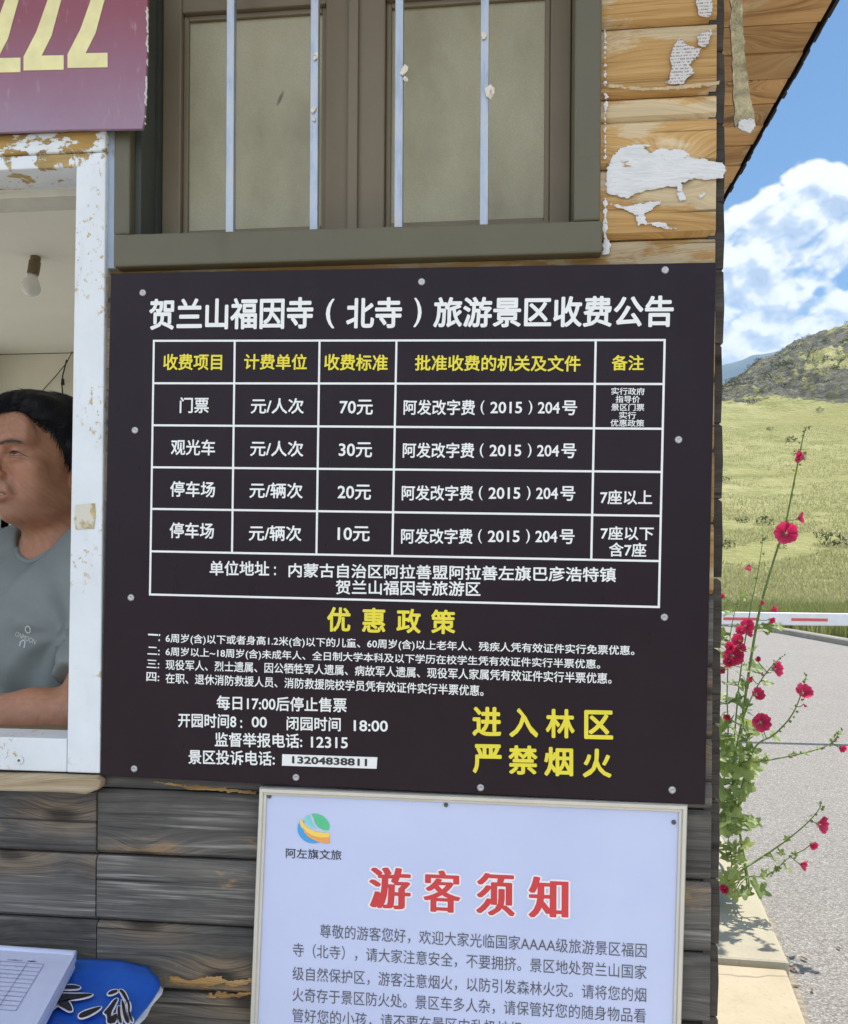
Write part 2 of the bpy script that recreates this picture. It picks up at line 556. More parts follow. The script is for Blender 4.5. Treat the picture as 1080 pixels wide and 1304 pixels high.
def pane_mat():
    m, t, b = new_mat('dusty_window_screen')
    p = t.pos()
    sm = t.noise(t.vec('MULTIPLY', p, (6, 6, 3.5)), 1.0, 6, 0.62)
    mesh = t.noise(p, 420, 2, 0.5)
    c = t.ramp(sm, (0.30, (.28, .25, .165)), (0.5, (.385, .355, .24)), (0.72, (.47, .43, .305)))
    c = t.mix(t.rng(mesh, .35, .65, 0, .25), c, (.20, .19, .13))
    spot = t.rng(t.voro(p, 6.0), 0.03, 0.05, 0.4, 0.0)
    c = t.mix(spot, c, (.09, .08, .06))
    sp_ = unproj(358, 127, .09)           # a dark smear left on the left-hand screen
    ds = t.vec('SUBTRACT', p, tuple(sp_))
    dx_, dy_, dz_ = t.sep(ds)
    el_ = t.math('ADD', t.math('POWER', t.math('MULTIPLY', t.math('SUBTRACT', dx_, t.math('MULTIPLY', dz_, .42)), 300.0), 2.0), t.math('POWER', t.math('MULTIPLY', dz_, 85.0), 2.0))
    c = t.mix(t.rng(el_, .2, 1.3, .75, 0.0), c, (.07, .06, .045))
    t._set(b.inputs['Base Color'], c)
    b.inputs['Roughness'].default_value = 0.38
    b.inputs['Specular IOR Level'].default_value = 0.35
    return m


M_pane = pane_mat()


def metal_bar_mat():
    m, t, b = new_mat('galvanised_bar')
    p = t.pos()
    n = t.noise(t.vec('MULTIPLY', p, (60, 60, 14)), 1.0, 6, 0.62)
    t._set(b.inputs['Base Color'], t.ramp(n, (0.25, (.24, .27, .33)), (0.5, (.40, .44, .51)), (0.72, (.52, .50, .46))))
    t._set(b.inputs['Roughness'], t.rng(n, .3, .7, .28, .5))
    b.inputs['Metallic'].default_value = 0.55
    t._set(b.inputs['Normal'], t.bump(n, 0.25, 0.002))
    return m


M_bar = metal_bar_mat()
M_chip = simple('plaster_bits', (.72, .66, .55), 0.8, bump=0.5)


def board_mat():
    m, t, b = new_mat('dark_sign_panel')
    p = t.pos()
    n = t.noise(p, 5, 5, 0.6)
    t._set(b.inputs['Base Color'], t.ramp(n, (0.3, (.0120, .0050, .0095)), (0.7, (.0165, .0070, .0125))))
    dust = t.noise(t.vec('MULTIPLY', p, (40, 40, 12)), 1.0, 6, 0.6)
    t._set(b.inputs['Roughness'], t.rng(dust, .3, .75, .26, .50))
    b.inputs['Specular IOR Level'].default_value = 0.24
    t._set(b.inputs['Normal'], t.bump(t.noise(p, 3.0, 2), 0.25, 0.01))
    return m


M_board = board_mat()
M_ink_w = simple('white_vinyl', (.82, .82, .80), 0.45, var=0.03)
M_ink_y = simple('yellow_vinyl', (.80, .68, .04), 0.45, var=0.04)
M_screw = simple('screw_steel', (.45, .45, .45), 0.35, metal=0.7)
M_screw_d = simple('screw_dark', (.12, .11, .10), 0.4, metal=0.5)


def poster_mat():
    m, t, b = new_mat('poster_sheet')
    p = t.pos()
    n = t.noise(p, 6, 4, 0.55)
    t._set(b.inputs['Base Color'], t.ramp(n, (0.3, (.52, .57, .80)), (0.7, (.57, .62, .84))))
    b.inputs['Roughness'].default_value = 0.33
    t._set(b.inputs['Normal'], t.bump(t.noise(p, 7, 2), 0.10, 0.01))
    return m


M_poster = poster_mat()
M_ink_d = simple('grey_ink', (.10, .10, .12), 0.5, var=0.1)
M_ink_k = simple('black_ink', (.02, .02, .025), 0.5)
M_ink_r = simple('red_ink', (.62, .045, .05), 0.45, var=0.06)
M_ink_halo = simple('pale_outline', (.86, .83, .86), 0.45, var=0.03)
M_alu = simple('champagne_aluminium', (.62, .60, .54), 0.34, metal=0.55, var=0.06, scale=14)


def banner_mat():
    m, t, b = new_mat('old_maroon_banner')
    p = t.pos()
    x, y, zz = t.sep(p)
    n = t.noise(t.vec('MULTIPLY', p, (7, 7, 5)), 1.0, 6, 0.62)
    scr = t.noise(t.vec('MULTIPLY', p, (120, 120, 25)), 1.0, 4, 0.6)
    fade = t.math('ADD', t.rng(zz, 2.19, 2.36), t.math('MULTIPLY', t.math('SUBTRACT', n, 0.5), 0.7), clamp=True)   # mauve towards the bottom, deeper maroon towards the top
    c = t.ramp(fade, (0.0, (.30, .20, .28)), (0.45, (.27, .12, .18)), (1.0, (.25, .065, .095)))
    c = t.mix(t.rng(scr, .62, .75, 0, .5), c, (.42, .33, .36))
    t._set(b.inputs['Base Color'], c)
    b.inputs['Roughness'].default_value = 0.5
    t._set(b.inputs['Normal'], t.bump(n, 0.15, 0.01))
    return m


M_banner = banner_mat()
M_num = simple('pale_yellow_print', (.78, .71, .36), 0.5, var=0.1)
M_edge = simple('flaked_edge', (.60, .58, .54), 0.8, bump=0.6)
def smear_mat():
    m, t, b = new_mat('white_filler')
    p = t.pos()
    st = t.noise(t.vec('MULTIPLY', p, (22, 22, 150)), 1.0, 6, .65)
    gap = t.noise(t.vec('MULTIPLY', p, (30, 30, 70)), 1.0, 6, .68)
    c = t.ramp(st, (.3, (.60, .60, .60)), (.55, (.72, .72, .73)), (.75, (.64, .62, .58)))
    c = t.mix(t.rng(gap, .60, .64), c, (.40, .27, .13))            # wood grinning through thin spots
    t._set(b.inputs['Base Color'], c)
    b.inputs['Roughness'].default_value = .8
    t._set(b.inputs['Normal'], t.bump(t.math('ADD', st, t.math('MULTIPLY', gap, -.6)), .7, .003))
    return m


M_smear = smear_mat()
M_filler_y = simple('yellowed_foam', (.50, .43, .26), 0.85, var=0.5, scale=55, bump=0.9, bdist=0.006)


def news_mat():
    m, t, b = new_mat('newspaper')
    p = t.pos()
    x, y, zz = t.sep(p)
    c1 = t.math('PINGPONG', zz, 0.0022)
    ln = t.rng(c1, 0.0009, 0.0013)
    wd = t.rng(t.noise(t.vec('MULTIPLY', p, (420, 1, 230)), 1.0, 2), .45, .55)
    t._set(b.inputs['Base Color'], t.mix(t.math('MULTIPLY', t.math('MULTIPLY', ln, wd), .75), (.62, .58, .55), (.14, .12, .14)))
    b.inputs['Roughness'].default_value = 0.85
    return m


M_news = news_mat()
M_room = simple('cream_interior_paint', (.84, .80, .68), 0.8, var=0.05, scale=3)
M_ceil = simple('white_ceiling_paint', (.88, .86, .80), 0.85, var=0.04, scale=2)
M_floor = simple('booth_floor_tiles', (.60, .56, .50), 0.5, var=0.1)
M_wire = simple('black_wire', (.03, .03, .03), 0.6)
M_socket = simple('bakelite_socket', (.16, .11, .06), 0.45)
M_fascia = simple('tarred_fascia', (.035, .032, .032), 0.85, var=0.4, bump=0.6)
M_roof = simple('roof_felt', (.07, .07, .07), 0.9, bump=0.5)


def bulb_mat():
    m, t, b = new_mat('frosted_bulb')
    b.inputs['Base Color'].default_value = (.72, .72, .70, 1)
    b.inputs['Roughness'].default_value = 0.18
    b.inputs['Transmission Weight'].default_value = 0.0
    t._set(b.inputs['Base Color'], t.ramp(t.noise(t.pos(), 30), (0, (.76, .76, .74)), (1, (.86, .86, .84))))
    return m


def glass_mat():
    m, t, b = new_mat('window_glass')
    tr = t.n.new('ShaderNodeBsdfTransparent'); tr.inputs[0].default_value = (.93, .96, .95, 1)
    gl = t.n.new('ShaderNodeBsdfGlossy'); gl.inputs['Roughness'].default_value = 0.03
    t._set(gl.inputs[0], t.ramp(t.noise(t.pos(), 4), (0, (.8, .8, .8)), (1, (.9, .9, .9))))
    mx_ = t.n.new('ShaderNodeMixShader'); mx_.inputs[0].default_value = 0.08
    t.l.new(tr.outputs[0], mx_.inputs[1]); t.l.new(gl.outputs[0], mx_.inputs[2])
    t.l.new(mx_.outputs[0], t.n['Material Output'].inputs[0])
    return m


M_bulb, M_glass = bulb_mat(), glass_mat()

# ================================================================== GROUND, ROAD, SLABS
def ground_mat():
    m, t, b = new_mat('dry_meadow')
    p = t.pos()
    n1 = t.noise(p, 0.035, 5, 0.6)
    n2 = t.noise(p, 0.45, 6, 0.65)
    n3 = t.noise(p, 6.0, 5, 0.7)
    c = t.ramp(n2, (0.28, (.085, .10, .028)), (0.46, (.19, .17, .052)), (0.64, (.30, .25, .10)))
    c = t.mix(t.rng(n1, .35, .65), c, (.20, .20, .055))
    c = t.mix(t.rng(n3, .38, .68, 0.0, .55), c, (.09, .09, .03))
    t._set(b.inputs['Base Color'], c)
    b.inputs['Roughness'].default_value = 0.95
    b.inputs['Specular IOR Level'].default_value = 0.1
    t._set(b.inputs['Normal'], t.bump(t.math('ADD', n3, n2), 0.8, 0.15))
    return m


def asphalt_mat():
    m, t, b = new_mat('pale_worn_asphalt')
    p = t.pos()
    big = t.noise(p, 0.7, 5, 0.6)
    st = t.voro(p, 150, 'F1', 'Color')
    sp = t.sep(st)[0]
    fine = t.noise(p, 260, 3, 0.6)
    c = t.ramp(sp, (0.0, (.16, .15, .138)), (0.35, (.255, .24, .222)), (0.75, (.325, .308, .282)), (1.0, (.50, .475, .44)))
    c = t.mix(t.rng(big, .35, .7, 0, .35), c, (.25, .225, .20))
    c = t.mix(t.rng(fine, .55, .7, 0, .5), c, (.085, .08, .078))
    t._set(b.inputs['Base Color'], c)
    b.inputs['Roughness'].default_value = 0.9
    b.inputs['Specular IOR Level'].default_value = 0.25
    t._set(b.inputs['Normal'], t.bump(t.math('ADD', sp, fine), 0.7, 0.004))
    return m


def slab_mat(name, a, c_):
    m, t, b = new_mat(name)
    p = t.pos()
    n = t.noise(p, 4, 6, 0.65)
    f = t.noise(p, 60, 4, 0.6)
    c = t.ramp(n, (.32, a), (.66, c_))
    c = t.mix(t.rng(f, .56, .72, 0, .3), c, tuple(k * .6 for k in a))
    crk = t.rng(t.voro(t.vec('ADD', p, t.vec('SCALE', t.noise(p, 3, 3, out='Color'), scale=.2)), 1.3, 'DISTANCE_TO_EDGE'), 0.0, 0.008, .6, 0)
    c = t.mix(crk, c, (.10, .085, .06))
    t._set(b.inputs['Base Color'], c)
    b.inputs['Roughness'].default_value = 0.85
    t._set(b.inputs['Normal'], t.bump(t.math('ADD', f, n), .35, .006))
    return m


M_ground, M_asphalt = ground_mat(), asphalt_mat()
M_slab1 = slab_mat('sandy_concrete', (.42, .345, .23), (.49, .415, .29))
M_slab2 = slab_mat('pale_concrete', (.38, .34, .25), (.45, .41, .305))
M_kerb = slab_mat('kerb_stone', (.24, .22, .19), (.31, .29, .25))

g = MB()
N = 40
xs = np.concatenate([-np.geomspace(6000, 8, N), np.geomspace(8, 6000, N)])
ys = xs
g.v = [(x, y_, -0.02) for y_ in ys for x in xs]
nx = len(xs)
g.f = [(j * nx + i, j * nx + i + 1, (j + 1) * nx + i + 1, (j + 1) * nx + i) for j in range(nx - 1) for i in range(nx - 1)]
g.a = [(.5, .5, .5)] * len(g.f)
kind(g.build('ground', M_ground), 'structure')

KERB = [(8.6, -30), (8.3, -8), (7.7, 6), (7.3, 12), (7.1, 17.5), (6.75, 21.5), (6.1, 24.2), (4.6, 26.2), (2, 27.6), (-2, 28.4), (-10, 29), (-40, 29.5)]
rd = MB()
rd.prism_z([(-40, -30)] + [(p[0], p[1]) for p in KERB], -0.3, 0.0)
kind(rd.build('road', M_asphalt), 'structure')
kb = MB()
ks = []
for i in range(len(KERB) - 1):
    a, b_ = Vector(KERB[i] + (0,)), Vector(KERB[i + 1] + (0,))
    n_ = max(1, int((b_ - a).length / 1.0))
    ks += [a.lerp(b_, k / n_) for k in range(n_)]
ks.append(Vector(KERB[-1] + (0,)))
vs, fs = [], []
for i, p in enumerate(ks):
    d = (ks[min(i + 1, len(ks) - 1)] - ks[max(0, i - 1)]).normalized()
    nrm = Vector((d.y, -d.x, 0))
    for (o, h) in ((-.002, -.1), (0.0, .11), (.03, .135), (.22, .135), (.22, -.1)):
        q = p + nrm * o
        vs.append((q.x, q.y, h))
for i in range(len(ks) - 1):
    for k in range(4):
        fs.append((i * 5 + k, i * 5 + k + 1, (i + 1) * 5 + k + 1, (i + 1) * 5 + k))
kb.add(vs, fs)
kind(kb.build('kerb', M_kerb), 'structure')

# concrete apron beside the booth: two cast slabs
sa = MB()
sa.prism_z([(.30, -.9), (.78, -.9), (.86, .5), (.935, 1.6), (1.0, 2.07), (.72, 2.085), (.30, 2.08)], 0.0, .088)
o = sa.build('pavement', M_slab1, bevel=.012); kind(o, 'structure')
sb = MB()
sb.prism_z([(.30, 2.092), (.72, 2.10), (1.018, 2.088), (1.05, 2.4), (1.085, 2.69), (1.115, 3.1), (1.13, 3.66), (1.12, 4.6), (.30, 4.6)], 0.0, .104)
o = sb.build('pavement', M_slab2, bevel=.014); kind(o, 'structure')
dm = MB()
edge = [(.90, 1.2), (.935, 1.6), (1.02, 2.1), (1.09, 2.69), (1.135, 3.66), (1.13, 4.5)]
out = [(p[0] - .005 + .085 * float(vnoise(np.array([p[1] * 2.3]), np.array([0.3]), 5)[0]), p[1]) for p in
       [(np.interp(y_, [e[1] for e in edge], [e[0] for e in edge]), y_) for y_ in np.linspace(4.5, 1.2, 30)]]
dm.add([(a - .05, b_, .004) for a, b_ in edge] + [(a, b_, .004) for a, b_ in out], [tuple(range(len(edge) + len(out)))[::-1]])
M_dirt = simple('sandy_dirt', (.30, .26, .20), .95, var=.4, scale=50, bump=.9, bdist=.006)
kind(dm.build('ground_dirt', M_dirt), 'structure')
# ================================================================== HILLS
def terrain(az0, az1, n_az, r0, r1, n_r, dense=None):
    if dense:
        a = np.concatenate([np.linspace(az0, dense[0], n_az[0], endpoint=False), np.linspace(dense[0], dense[1], n_az[1], endpoint=False), np.linspace(dense[1], az1, n_az[2])])
    else:
        a = np.linspace(az0, az1, n_az)
    r = np.geomspace(r0, r1, n_r)
    A, Rr = np.meshgrid(np.radians(a), r)
    X = np.sin(A) * Rr; Y = EYE[1] + np.cos(A) * Rr
    return A, Rr, X, Y


def grid_faces(ny, nx):
    i = np.arange(ny * nx).reshape(ny, nx)
    return np.stack([i[:-1, :-1].ravel(), i[:-1, 1:].ravel(), i[1:, 1:].ravel(), i[1:, :-1].ravel()], 1)


RIDGE_X = np.array([-900, 200, 700, 900, 928, 945, 959, 971, 987, 1000, 1022, 1052, 1080, 1200, 1400, 1700, 2400])
RIDGE_Y = np.array([640, 640, 600, 508, 489, 477, 462, 456, 451, 440, 431, 423, 413, 385, 380, 430, 600])
RIDGE_A = np.arctan((RIDGE_X - 540) / FOC) - YAW


def hill_height(A, Rr, X, Y):
    ry = np.interp(A, RIDGE_A, RIDGE_Y) - 0.0
    px = 540 + FOC * np.tan(np.clip(A + YAW, -1.3, 1.3))
    hor = 727 + (px - 540) * math.tan(ROLL) * 1.0
    ridge = (hor - ry) / FOC                      # tangent of the skyline's elevation
    foot = 0.205 * np.clip(ridge / 0.21, .25, 1.0)
    # grass slope from 30 m to 150 m, rocky hill behind
    s1 = np.clip((Rr - 31) / (165 - 31), 0, 1)
    dep = Rr * np.cos(np.clip(A + YAW, -1.4, 1.4))
    zs = foot * dep * (s1 ** 0.85) * smooth(Rr, 28, 70) ** .6
    s2 = np.clip((Rr - 165) / (330 - 165), 0, 1)
    zr = (foot + (ridge - foot) * (1 - (1 - s2) ** 1.5)) * dep
    z = np.where(Rr < 165, zs, zr) + np.where(Rr > 165, 1.55 * s2, 0)
    z = np.where(Rr > 330, (ridge * dep + 1.55) * np.clip(1 - (Rr - 330) / 260, -.2, 1), z)
    amp = smooth(Rr, 34, 120)
    z = z + amp * (fbm(X / 17, Y / 17, 4, 3) - .5) * 3.0 * (0.35 + s2)
    rock = smooth(Rr, 150, 200)
    ridged = 1 - np.abs(2 * fbm(X / 11 + 3, Y / 11, 5, 11, .55) - 1)
    z = z + rock * (ridged - .72) * 9.0 * np.clip(1.15 - s2 * .95, 0, 1)
    z = z + amp * (fbm(X / 2.6, Y / 2.6, 3, 21) - .5) * (0.35 + rock * 1.6)
    return np.where(Rr < 30, -.3, z - .25 * (1 - amp))


def hill_mat():
    m, t, b = new_mat('grassy_rocky_hillside')
    p = t.pos()
    n1 = t.noise(p, .022, 5, .6)
    n2 = t.noise(p, .16, 7, .68)
    n3 = t.noise(p, .9, 5, .7)
    c = t.ramp(n2, (.30, (.21, .225, .085)), (.46, (.345, .345, .14)), (.62, (.47, .435, .225)))
    c = t.mix(t.rng(n1, .4, .62), c, t.ramp(n3, (.3, (.25, .255, .095)), (.7, (.38, .355, .15))))
    c = t.mix(t.rng(n3, .52, .75, 0, .6), c, (.15, .15, .065))
    rk = t.sep(t.attr('tone'))[0]
    rn = t.noise(p, .28, 7, .72)
    rc = t.ramp(t.noise(p, .55, 6, .7), (.28, (.045, .048, .042)), (.5, (.13, .128, .108)), (.7, (.27, .255, .215)))
    msk = t.rng(t.math('ADD', rk, t.math('MULTIPLY', t.math('SUBTRACT', rn, .5), 1.8)), .42, .60)
    c = t.mix(msk, c, rc)
    bush = t.math('MULTIPLY', msk, t.rng(t.voro(t.vec('ADD', p, t.vec('SCALE', t.noise(p, .4, 3, out='Color'), scale=2.5)), .17), .16, .24, .8, 0))
    c = t.mix(bush, c, (.075, .08, .042))
    t._set(b.inputs['Base Color'], c)
    b.inputs['Roughness'].default_value = .95
    b.inputs['Specular IOR Level'].default_value = .1
    t._set(b.inputs['Normal'], t.bump(t.math('ADD', n3, t.math('ADD', n2, t.math('MULTIPLY', rn, msk))), .9, .9))
    return m


M_hill = hill_mat()
A, Rr, X, Y = terrain(-70, 75, (60, 260, 90), 28, 620, 330, (9.5, 23.5))
Z = hill_height(A, Rr, X, Y)
# rockiness: on the upper hill, patches of grass on its right shoulder
pxx = 540 + FOC * np.tan(np.clip(A + YAW, -1.2, 1.2))
el = (Z - 1.55) / (Rr * np.cos(np.clip(A + YAW, -1.3, 1.3)))
pyy = 727 + (pxx - 540) * math.tan(ROLL) - el * FOC
rock = smooth(Rr, 158, 180) * (0.62 - 0.55 * smooth(pxx, 1000, 1050) * smooth(-pyy, -495, -465) * smooth(fbm(X / 30, Y / 30, 3, 8), .3, .6))
kind(np_mesh('hill', np.stack([X, Y, Z], -1).reshape(-1, 3), grid_faces(*X.shape), M_hill, col=np.stack([rock] * 3, -1).reshape(-1, 3)), 'structure')

# far blue mountain range
mm, t, b = new_mat('distant_forest_slope')
t._set(b.inputs['Base Color'], t.ramp(t.noise(t.pos(), .004, 7, .65), (.3, (.03, .048, .06)), (.7, (.065, .085, .09))))
b.inputs['Roughness'].default_value = 1.0
A, Rr, X, Y = terrain(-60, 70, 420, 3300, 6200, 60)
pxx = 540 + FOC * np.tan(np.clip(A + YAW, -1.25, 1.25))
ridge = np.interp(pxx, [-1500, 300, 700, 900, 925, 945, 960, 1000, 1100, 1400, 2500], [560, 520, 505, 474, 465, 459, 453, 446, 466, 480, 560])
tanr = (734 - ridge) / FOC + .012 * (fbm(pxx / 34, pxx * 0, 5, 4) - .5)
dep = Rr * np.cos(np.clip(A + YAW, -1.35, 1.35))
prof = np.interp(Rr, [3300, 4200, 4700, 6200], [.02, .75, 1.0, .1])
Z = tanr * 4700 * np.cos(np.clip(A + YAW, -1.35, 1.35)) * prof + (fbm(X / 260, Y / 260, 6, 9) - .5) * 190 * smooth(prof, .05, .5) * (1 - .7 * smooth(prof, .85, 1))
kind(np_mesh('mountains', np.stack([X, Y, Z], -1).reshape(-1, 3), grid_faces(*X.shape), mm), 'structure')


def grass_blades(n, pts, h0, h1, wid, seed, lean=.35):
    """n tufts at pts (n,3): bent two-segment blades"""
    r = np.random.default_rng(seed)
    k = len(pts)
    ang = r.uniform(0, 2 * np.pi, k)
    h = r.uniform(h0, h1, k)
    ln = r.uniform(.1, lean, k) * h
    d = np.stack([np.cos(ang), np.sin(ang), 0 * ang], 1)
    sd = np.stack([-np.sin(ang + .6), np.cos(ang + .6), 0 * ang], 1) * (wid * r.uniform(.6, 1.4, k))[:, None]
    up = np.array([0, 0, 1.0])
    m1 = pts + d * (ln * .35)[:, None] + up * (h * .6)[:, None]
    tp = pts + d * ln[:, None] + up * h[:, None]
    v = np.stack([pts - sd, pts + sd, m1 + sd * .7, m1 - sd * .7, tp], 1)
    base = (np.arange(k) * 5)[:, None]
    f = np.concatenate([base + np.array([[0, 1, 2]]), base + np.array([[0, 2, 3]]), base + np.array([[3, 2, 4]])])
    tone = np.repeat(r.uniform(0, 1, k), 5)
    return v.reshape(-1, 3), f, np.stack([tone] * 3, 1)


def grass_mat(name, a, b2, c2):
    m, t, b = new_mat(name)
    tn = t.sep(t.attr('tone'))[0]
    pn = t.noise(t.pos(), .5, 3, .6)
    c = t.ramp(t.math('ADD', t.math('MULTIPLY', tn, .6), t.math('MULTIPLY', pn, .4)), (.2, a), (.5, b2), (.8, c2))
    t._set(b.inputs['Base Color'], c)
    b.inputs['Roughness'].default_value = .7
    tr = t.n.new('ShaderNodeBsdfTranslucent'); t._set(tr.inputs[0], c)
    mx_ = t.n.new('ShaderNodeMixShader'); mx_.inputs[0].default_value = .35
    t.l.new(b.outputs[0], mx_.inputs[1]); t.l.new(tr.outputs[0], mx_.inputs[2])
    t.l.new(mx_.outputs[0], t.n['Material Output'].inputs[0])
    return m


M_gr1 = grass_mat('meadow_grass', (.27, .28, .12), (.40, .39, .18), (.52, .48, .27))
M_gr2 = grass_mat('green_verge_grass', (.13, .19, .045), (.25, .28, .08), (.42, .38, .17))


def sector(n, r0, r1, a0=9.0, a1=24.0, seed=1):
    r = np.random.default_rng(seed)
    a = np.radians(r.uniform(a0, a1, n))
    rr = r0 * (r1 / r0) ** r.uniform(0, 1, n)
    x, y_ = np.sin(a) * rr, EYE[1] + np.cos(a) * rr
    return a, rr, x, y_


# long green grass behind the kerb, then dry tussocks up the slope
a, rr, x, y_ = sector(26000, 22.5, 40, seed=2)
kx = np.interp(y_, [p[1] for p in KERB[:7]] + [24.3, 27, 29.3], [p[0] for p in KERB[:7]] + [6.05, 3.2, -12]) + .3
ok = (x > kx) & (fbm(x / 1.7, y_ / 1.7, 3, 5) > .36)
z = np.where(rr > 28, hill_height(a, rr, x, y_), -.02)
v, f, tn = grass_blades(0, np.stack([x, y_, np.maximum(z, -.05)], 1)[ok], .18, .62, .016, 3)
kind(np_mesh('verge_grass', v, f, M_gr2, smooth=False, col=tn), 'stuff')
a, rr, x, y_ = sector(60000, 34, 150, seed=4)
ok = (fbm(x / 7.1, y_ / 7.1, 4, 6) > .38)
z = hill_height(a, rr, x, y_)
v, f, tn = grass_blades(0, np.stack([x, y_, z - .03], 1)[ok], .10, .34, .03, 5, .6)
kind(np_mesh('meadow_grass', v, f, M_gr1, smooth=False, col=tn), 'stuff')

# scrub on the hillside: clumps of leaf faces
a, rr, x, y_ = sector(2600, 60, 345, 8, 26, seed=8)
keep = np.random.default_rng(3).uniform(0, 1, 2600) < np.where(rr < 200, .02, .40)
a, rr, x, y_ = a[keep], rr[keep], x[keep], y_[keep]
z = hill_height(a, rr, x, y_)
r = np.random.default_rng(12)
vv_, ff_ = [], []
for i in range(len(x)):
    s = r.uniform(.35, .9) * (1.0 if rr[i] < 160 else r.uniform(.5, 2.2))
    k = 90
    p = r.normal(0, 1, (k, 3)); p /= np.linalg.norm(p, axis=1)[:, None]
    p *= (r.uniform(.25, 1, k) ** .5)[:, None] * np.array([s * 1.1, s * 1.1, s * .75]) * (0.8 + .4 * fbm(p[:, 0] * 2 + i, p[:, 1] * 2, 2))[:, None]
    c = np.array([x[i], y_[i], z[i] + s * .35]) + p
    e = r.normal(0, s * .13, (k, 3, 3))
    vv_.append((c[:, None, :] + e).reshape(-1, 3))
v = np.concatenate(vv_)
f = np.arange(len(v)).reshape(-1, 3)
M_scrub = grass_mat('hill_scrub', (.045, .06, .026), (.075, .09, .038), (.13, .13, .062))
kind(np_mesh('scrub', v, f, M_scrub, smooth=False, col=np.repeat(r.uniform(0, 1, (len(f), 1)), 3, 0) * np.ones((1, 3))), 'stuff')

# ================================================================== TICKET BOOTH
def px2(p, Y=0.0):
    q = unproj(p[0], p[1], Y); return (q.x, q.z)


booth = thing('ticket_booth', (-.9, 1.1, 0), 'weathered wooden ticket booth with a white framed service window and a barred window', 'building')
XR, XL, ZT = .268, -2.3, 2.70            # right and left ends of the front wall, soffit height
PITCH, Z0 = .0985, 1.027
pr = np.random.default_rng(31)


def planks(mb, zlo, zhi, xlo, xhi, holes, y0, y1, seed=0, joints=()):
    """horizontal boards with holes (x0,x1,z0,z1) left open"""
    r = np.random.default_rng(seed)
    k0 = int(math.floor((zlo - Z0) / PITCH)); k1 = int(math.ceil((zhi - Z0) / PITCH))
    for k in range(k0, k1):
        a, b_ = max(zlo, Z0 + k * PITCH), min(zhi, Z0 + (k + 1) * PITCH)
        if b_ - a < .004: continue
        cuts = sorted({a, b_} | {h for H in holes for h in (H[2], H[3]) if a < h < b_})
        tone = (r.uniform(), r.uniform(), r.uniform())
        for c, d in zip(cuts[:-1], cuts[1:]):
            segs = [(xlo, xhi)]
            for H in holes:
                if H[2] <= c + 1e-6 and H[3] >= d - 1e-6:
                    segs = [q for s in segs for q in ((s[0], min(s[1], H[0])), (max(s[0], H[1]), s[1])) if q[1] - q[0] > .003]
            for s in segs:
                js = [j for j, ka, kb_ in joints if ka <= k <= kb_ and s[0] + .02 < j < s[1] - .02]
                xs_ = [s[0]] + js + [s[1]]
                for q0, q1 in zip(xs_[:-1], xs_[1:]):
                    tn = (tone[0] + .13 * xs_.index(q0), tone[1], tone[2])
                    lo = .0014 if c == a else 0; hi = .0014 if d == b_ else 0
                    yy = y0 + r.uniform(-.002, .002)
                    # board with a soft rounded lower lip
                    mb.add([(q0 + .0008, yy + .008, c + lo), (q1 - .0008, yy + .008, c + lo), (q1 - .0008, yy, c + lo + .0065), (q0 + .0008, yy, c + lo + .0065),
                            (q1 - .0008, yy, d - hi - .005), (q0 + .0008, yy, d - hi - .005), (q1 - .0008, yy + .006, d - hi), (q0 + .0008, yy + .006, d - hi),
                            (q0 + .0008, y1, c + lo), (q1 - .0008, y1, c + lo), (q1 - .0008, y1, d - hi), (q0 + .0008, y1, d - hi)],
                           [(0, 1, 2, 3), (3, 2, 4, 5), (5, 4, 6, 7), (7, 6, 10, 11), (11, 10, 9, 8), (8, 9, 1, 0), (0, 3, 5, 7, 11, 8), (1, 9, 10, 6, 4, 2)], tn)


WIN = (-.567, .097, 2.012, 2.60)        # clear opening of the barred window
SRV = (-1.80, -.632, 1.262, 2.175)      # rough opening of the service window
Z_SPLIT = Z0 + 5 * PITCH                # boards above the notice keep varnish, those below are grey
up, lo_ = MB(), MB()
planks(up, Z_SPLIT, ZT, XL, XR, [WIN, SRV], 0.0, .045, 3)
planks(lo_, 0.02, Z_SPLIT, XL, XR, [SRV], 0.0, .045, 4, joints=((-.617, -1, 1), (-1.4, -6, -2), (-.2, -8, -3), (.02, -12, -5)))
up.build('plank_wall', M_warm, booth)
lo_.build('plank_wall', M_grey, booth)
bk = MB()                                # dark building paper behind the boards
for x0, x1, z0, z1 in ((XL, SRV[0], .02, ZT), (SRV[0], SRV[1], .02, SRV[2]), (SRV[0], SRV[1], SRV[3], ZT), (SRV[1], WIN[0], .02, ZT), (WIN[0], WIN[1], .02, WIN[2]), (WIN[0], WIN[1], WIN[3], ZT), (WIN[1], XR - .012, .02, ZT)):
    bk.box(x0, x1, .047, .058, z0, z1)
bk.build('wall_lining', M_room, booth)

# right hand side wall: dark lapped boards whose ends show past the corner
sw = MB()
r = np.random.default_rng(5)
zz = 0.02
while zz < ZT - .01:
    h = min(PITCH * r.uniform(.9, 1.12), ZT - zz)
    o_ = r.uniform(0, .003)
    tone = (r.uniform(), r.uniform(), r.uniform(.1, 1))
    x1 = XR + .0085 + o_
    sw.add([(XR - .01, .006, zz + .0015), (x1, .006, zz + .0015), (x1 + .0015, .006, zz + h * .5), (x1, .006, zz + h - .004), (x1 - .005, .006, zz + h), (XR - .01, .006, zz + h),
            (XR - .01, 2.3, zz + .0015), (x1, 2.3, zz + .0015), (x1 + .0015, 2.3, zz + h * .5), (x1, 2.3, zz + h - .004), (x1 - .005, 2.3, zz + h), (XR - .01, 2.3, zz + h)],
           [(0, 1, 2, 3, 4, 5), (11, 10, 9, 8, 7, 6)] + [(i, i + 6, (i + 1) % 6 + 6, (i + 1) % 6) for i in range(6)], tone)
    zz += h
sw.build('side_wall', M_sidew, booth)
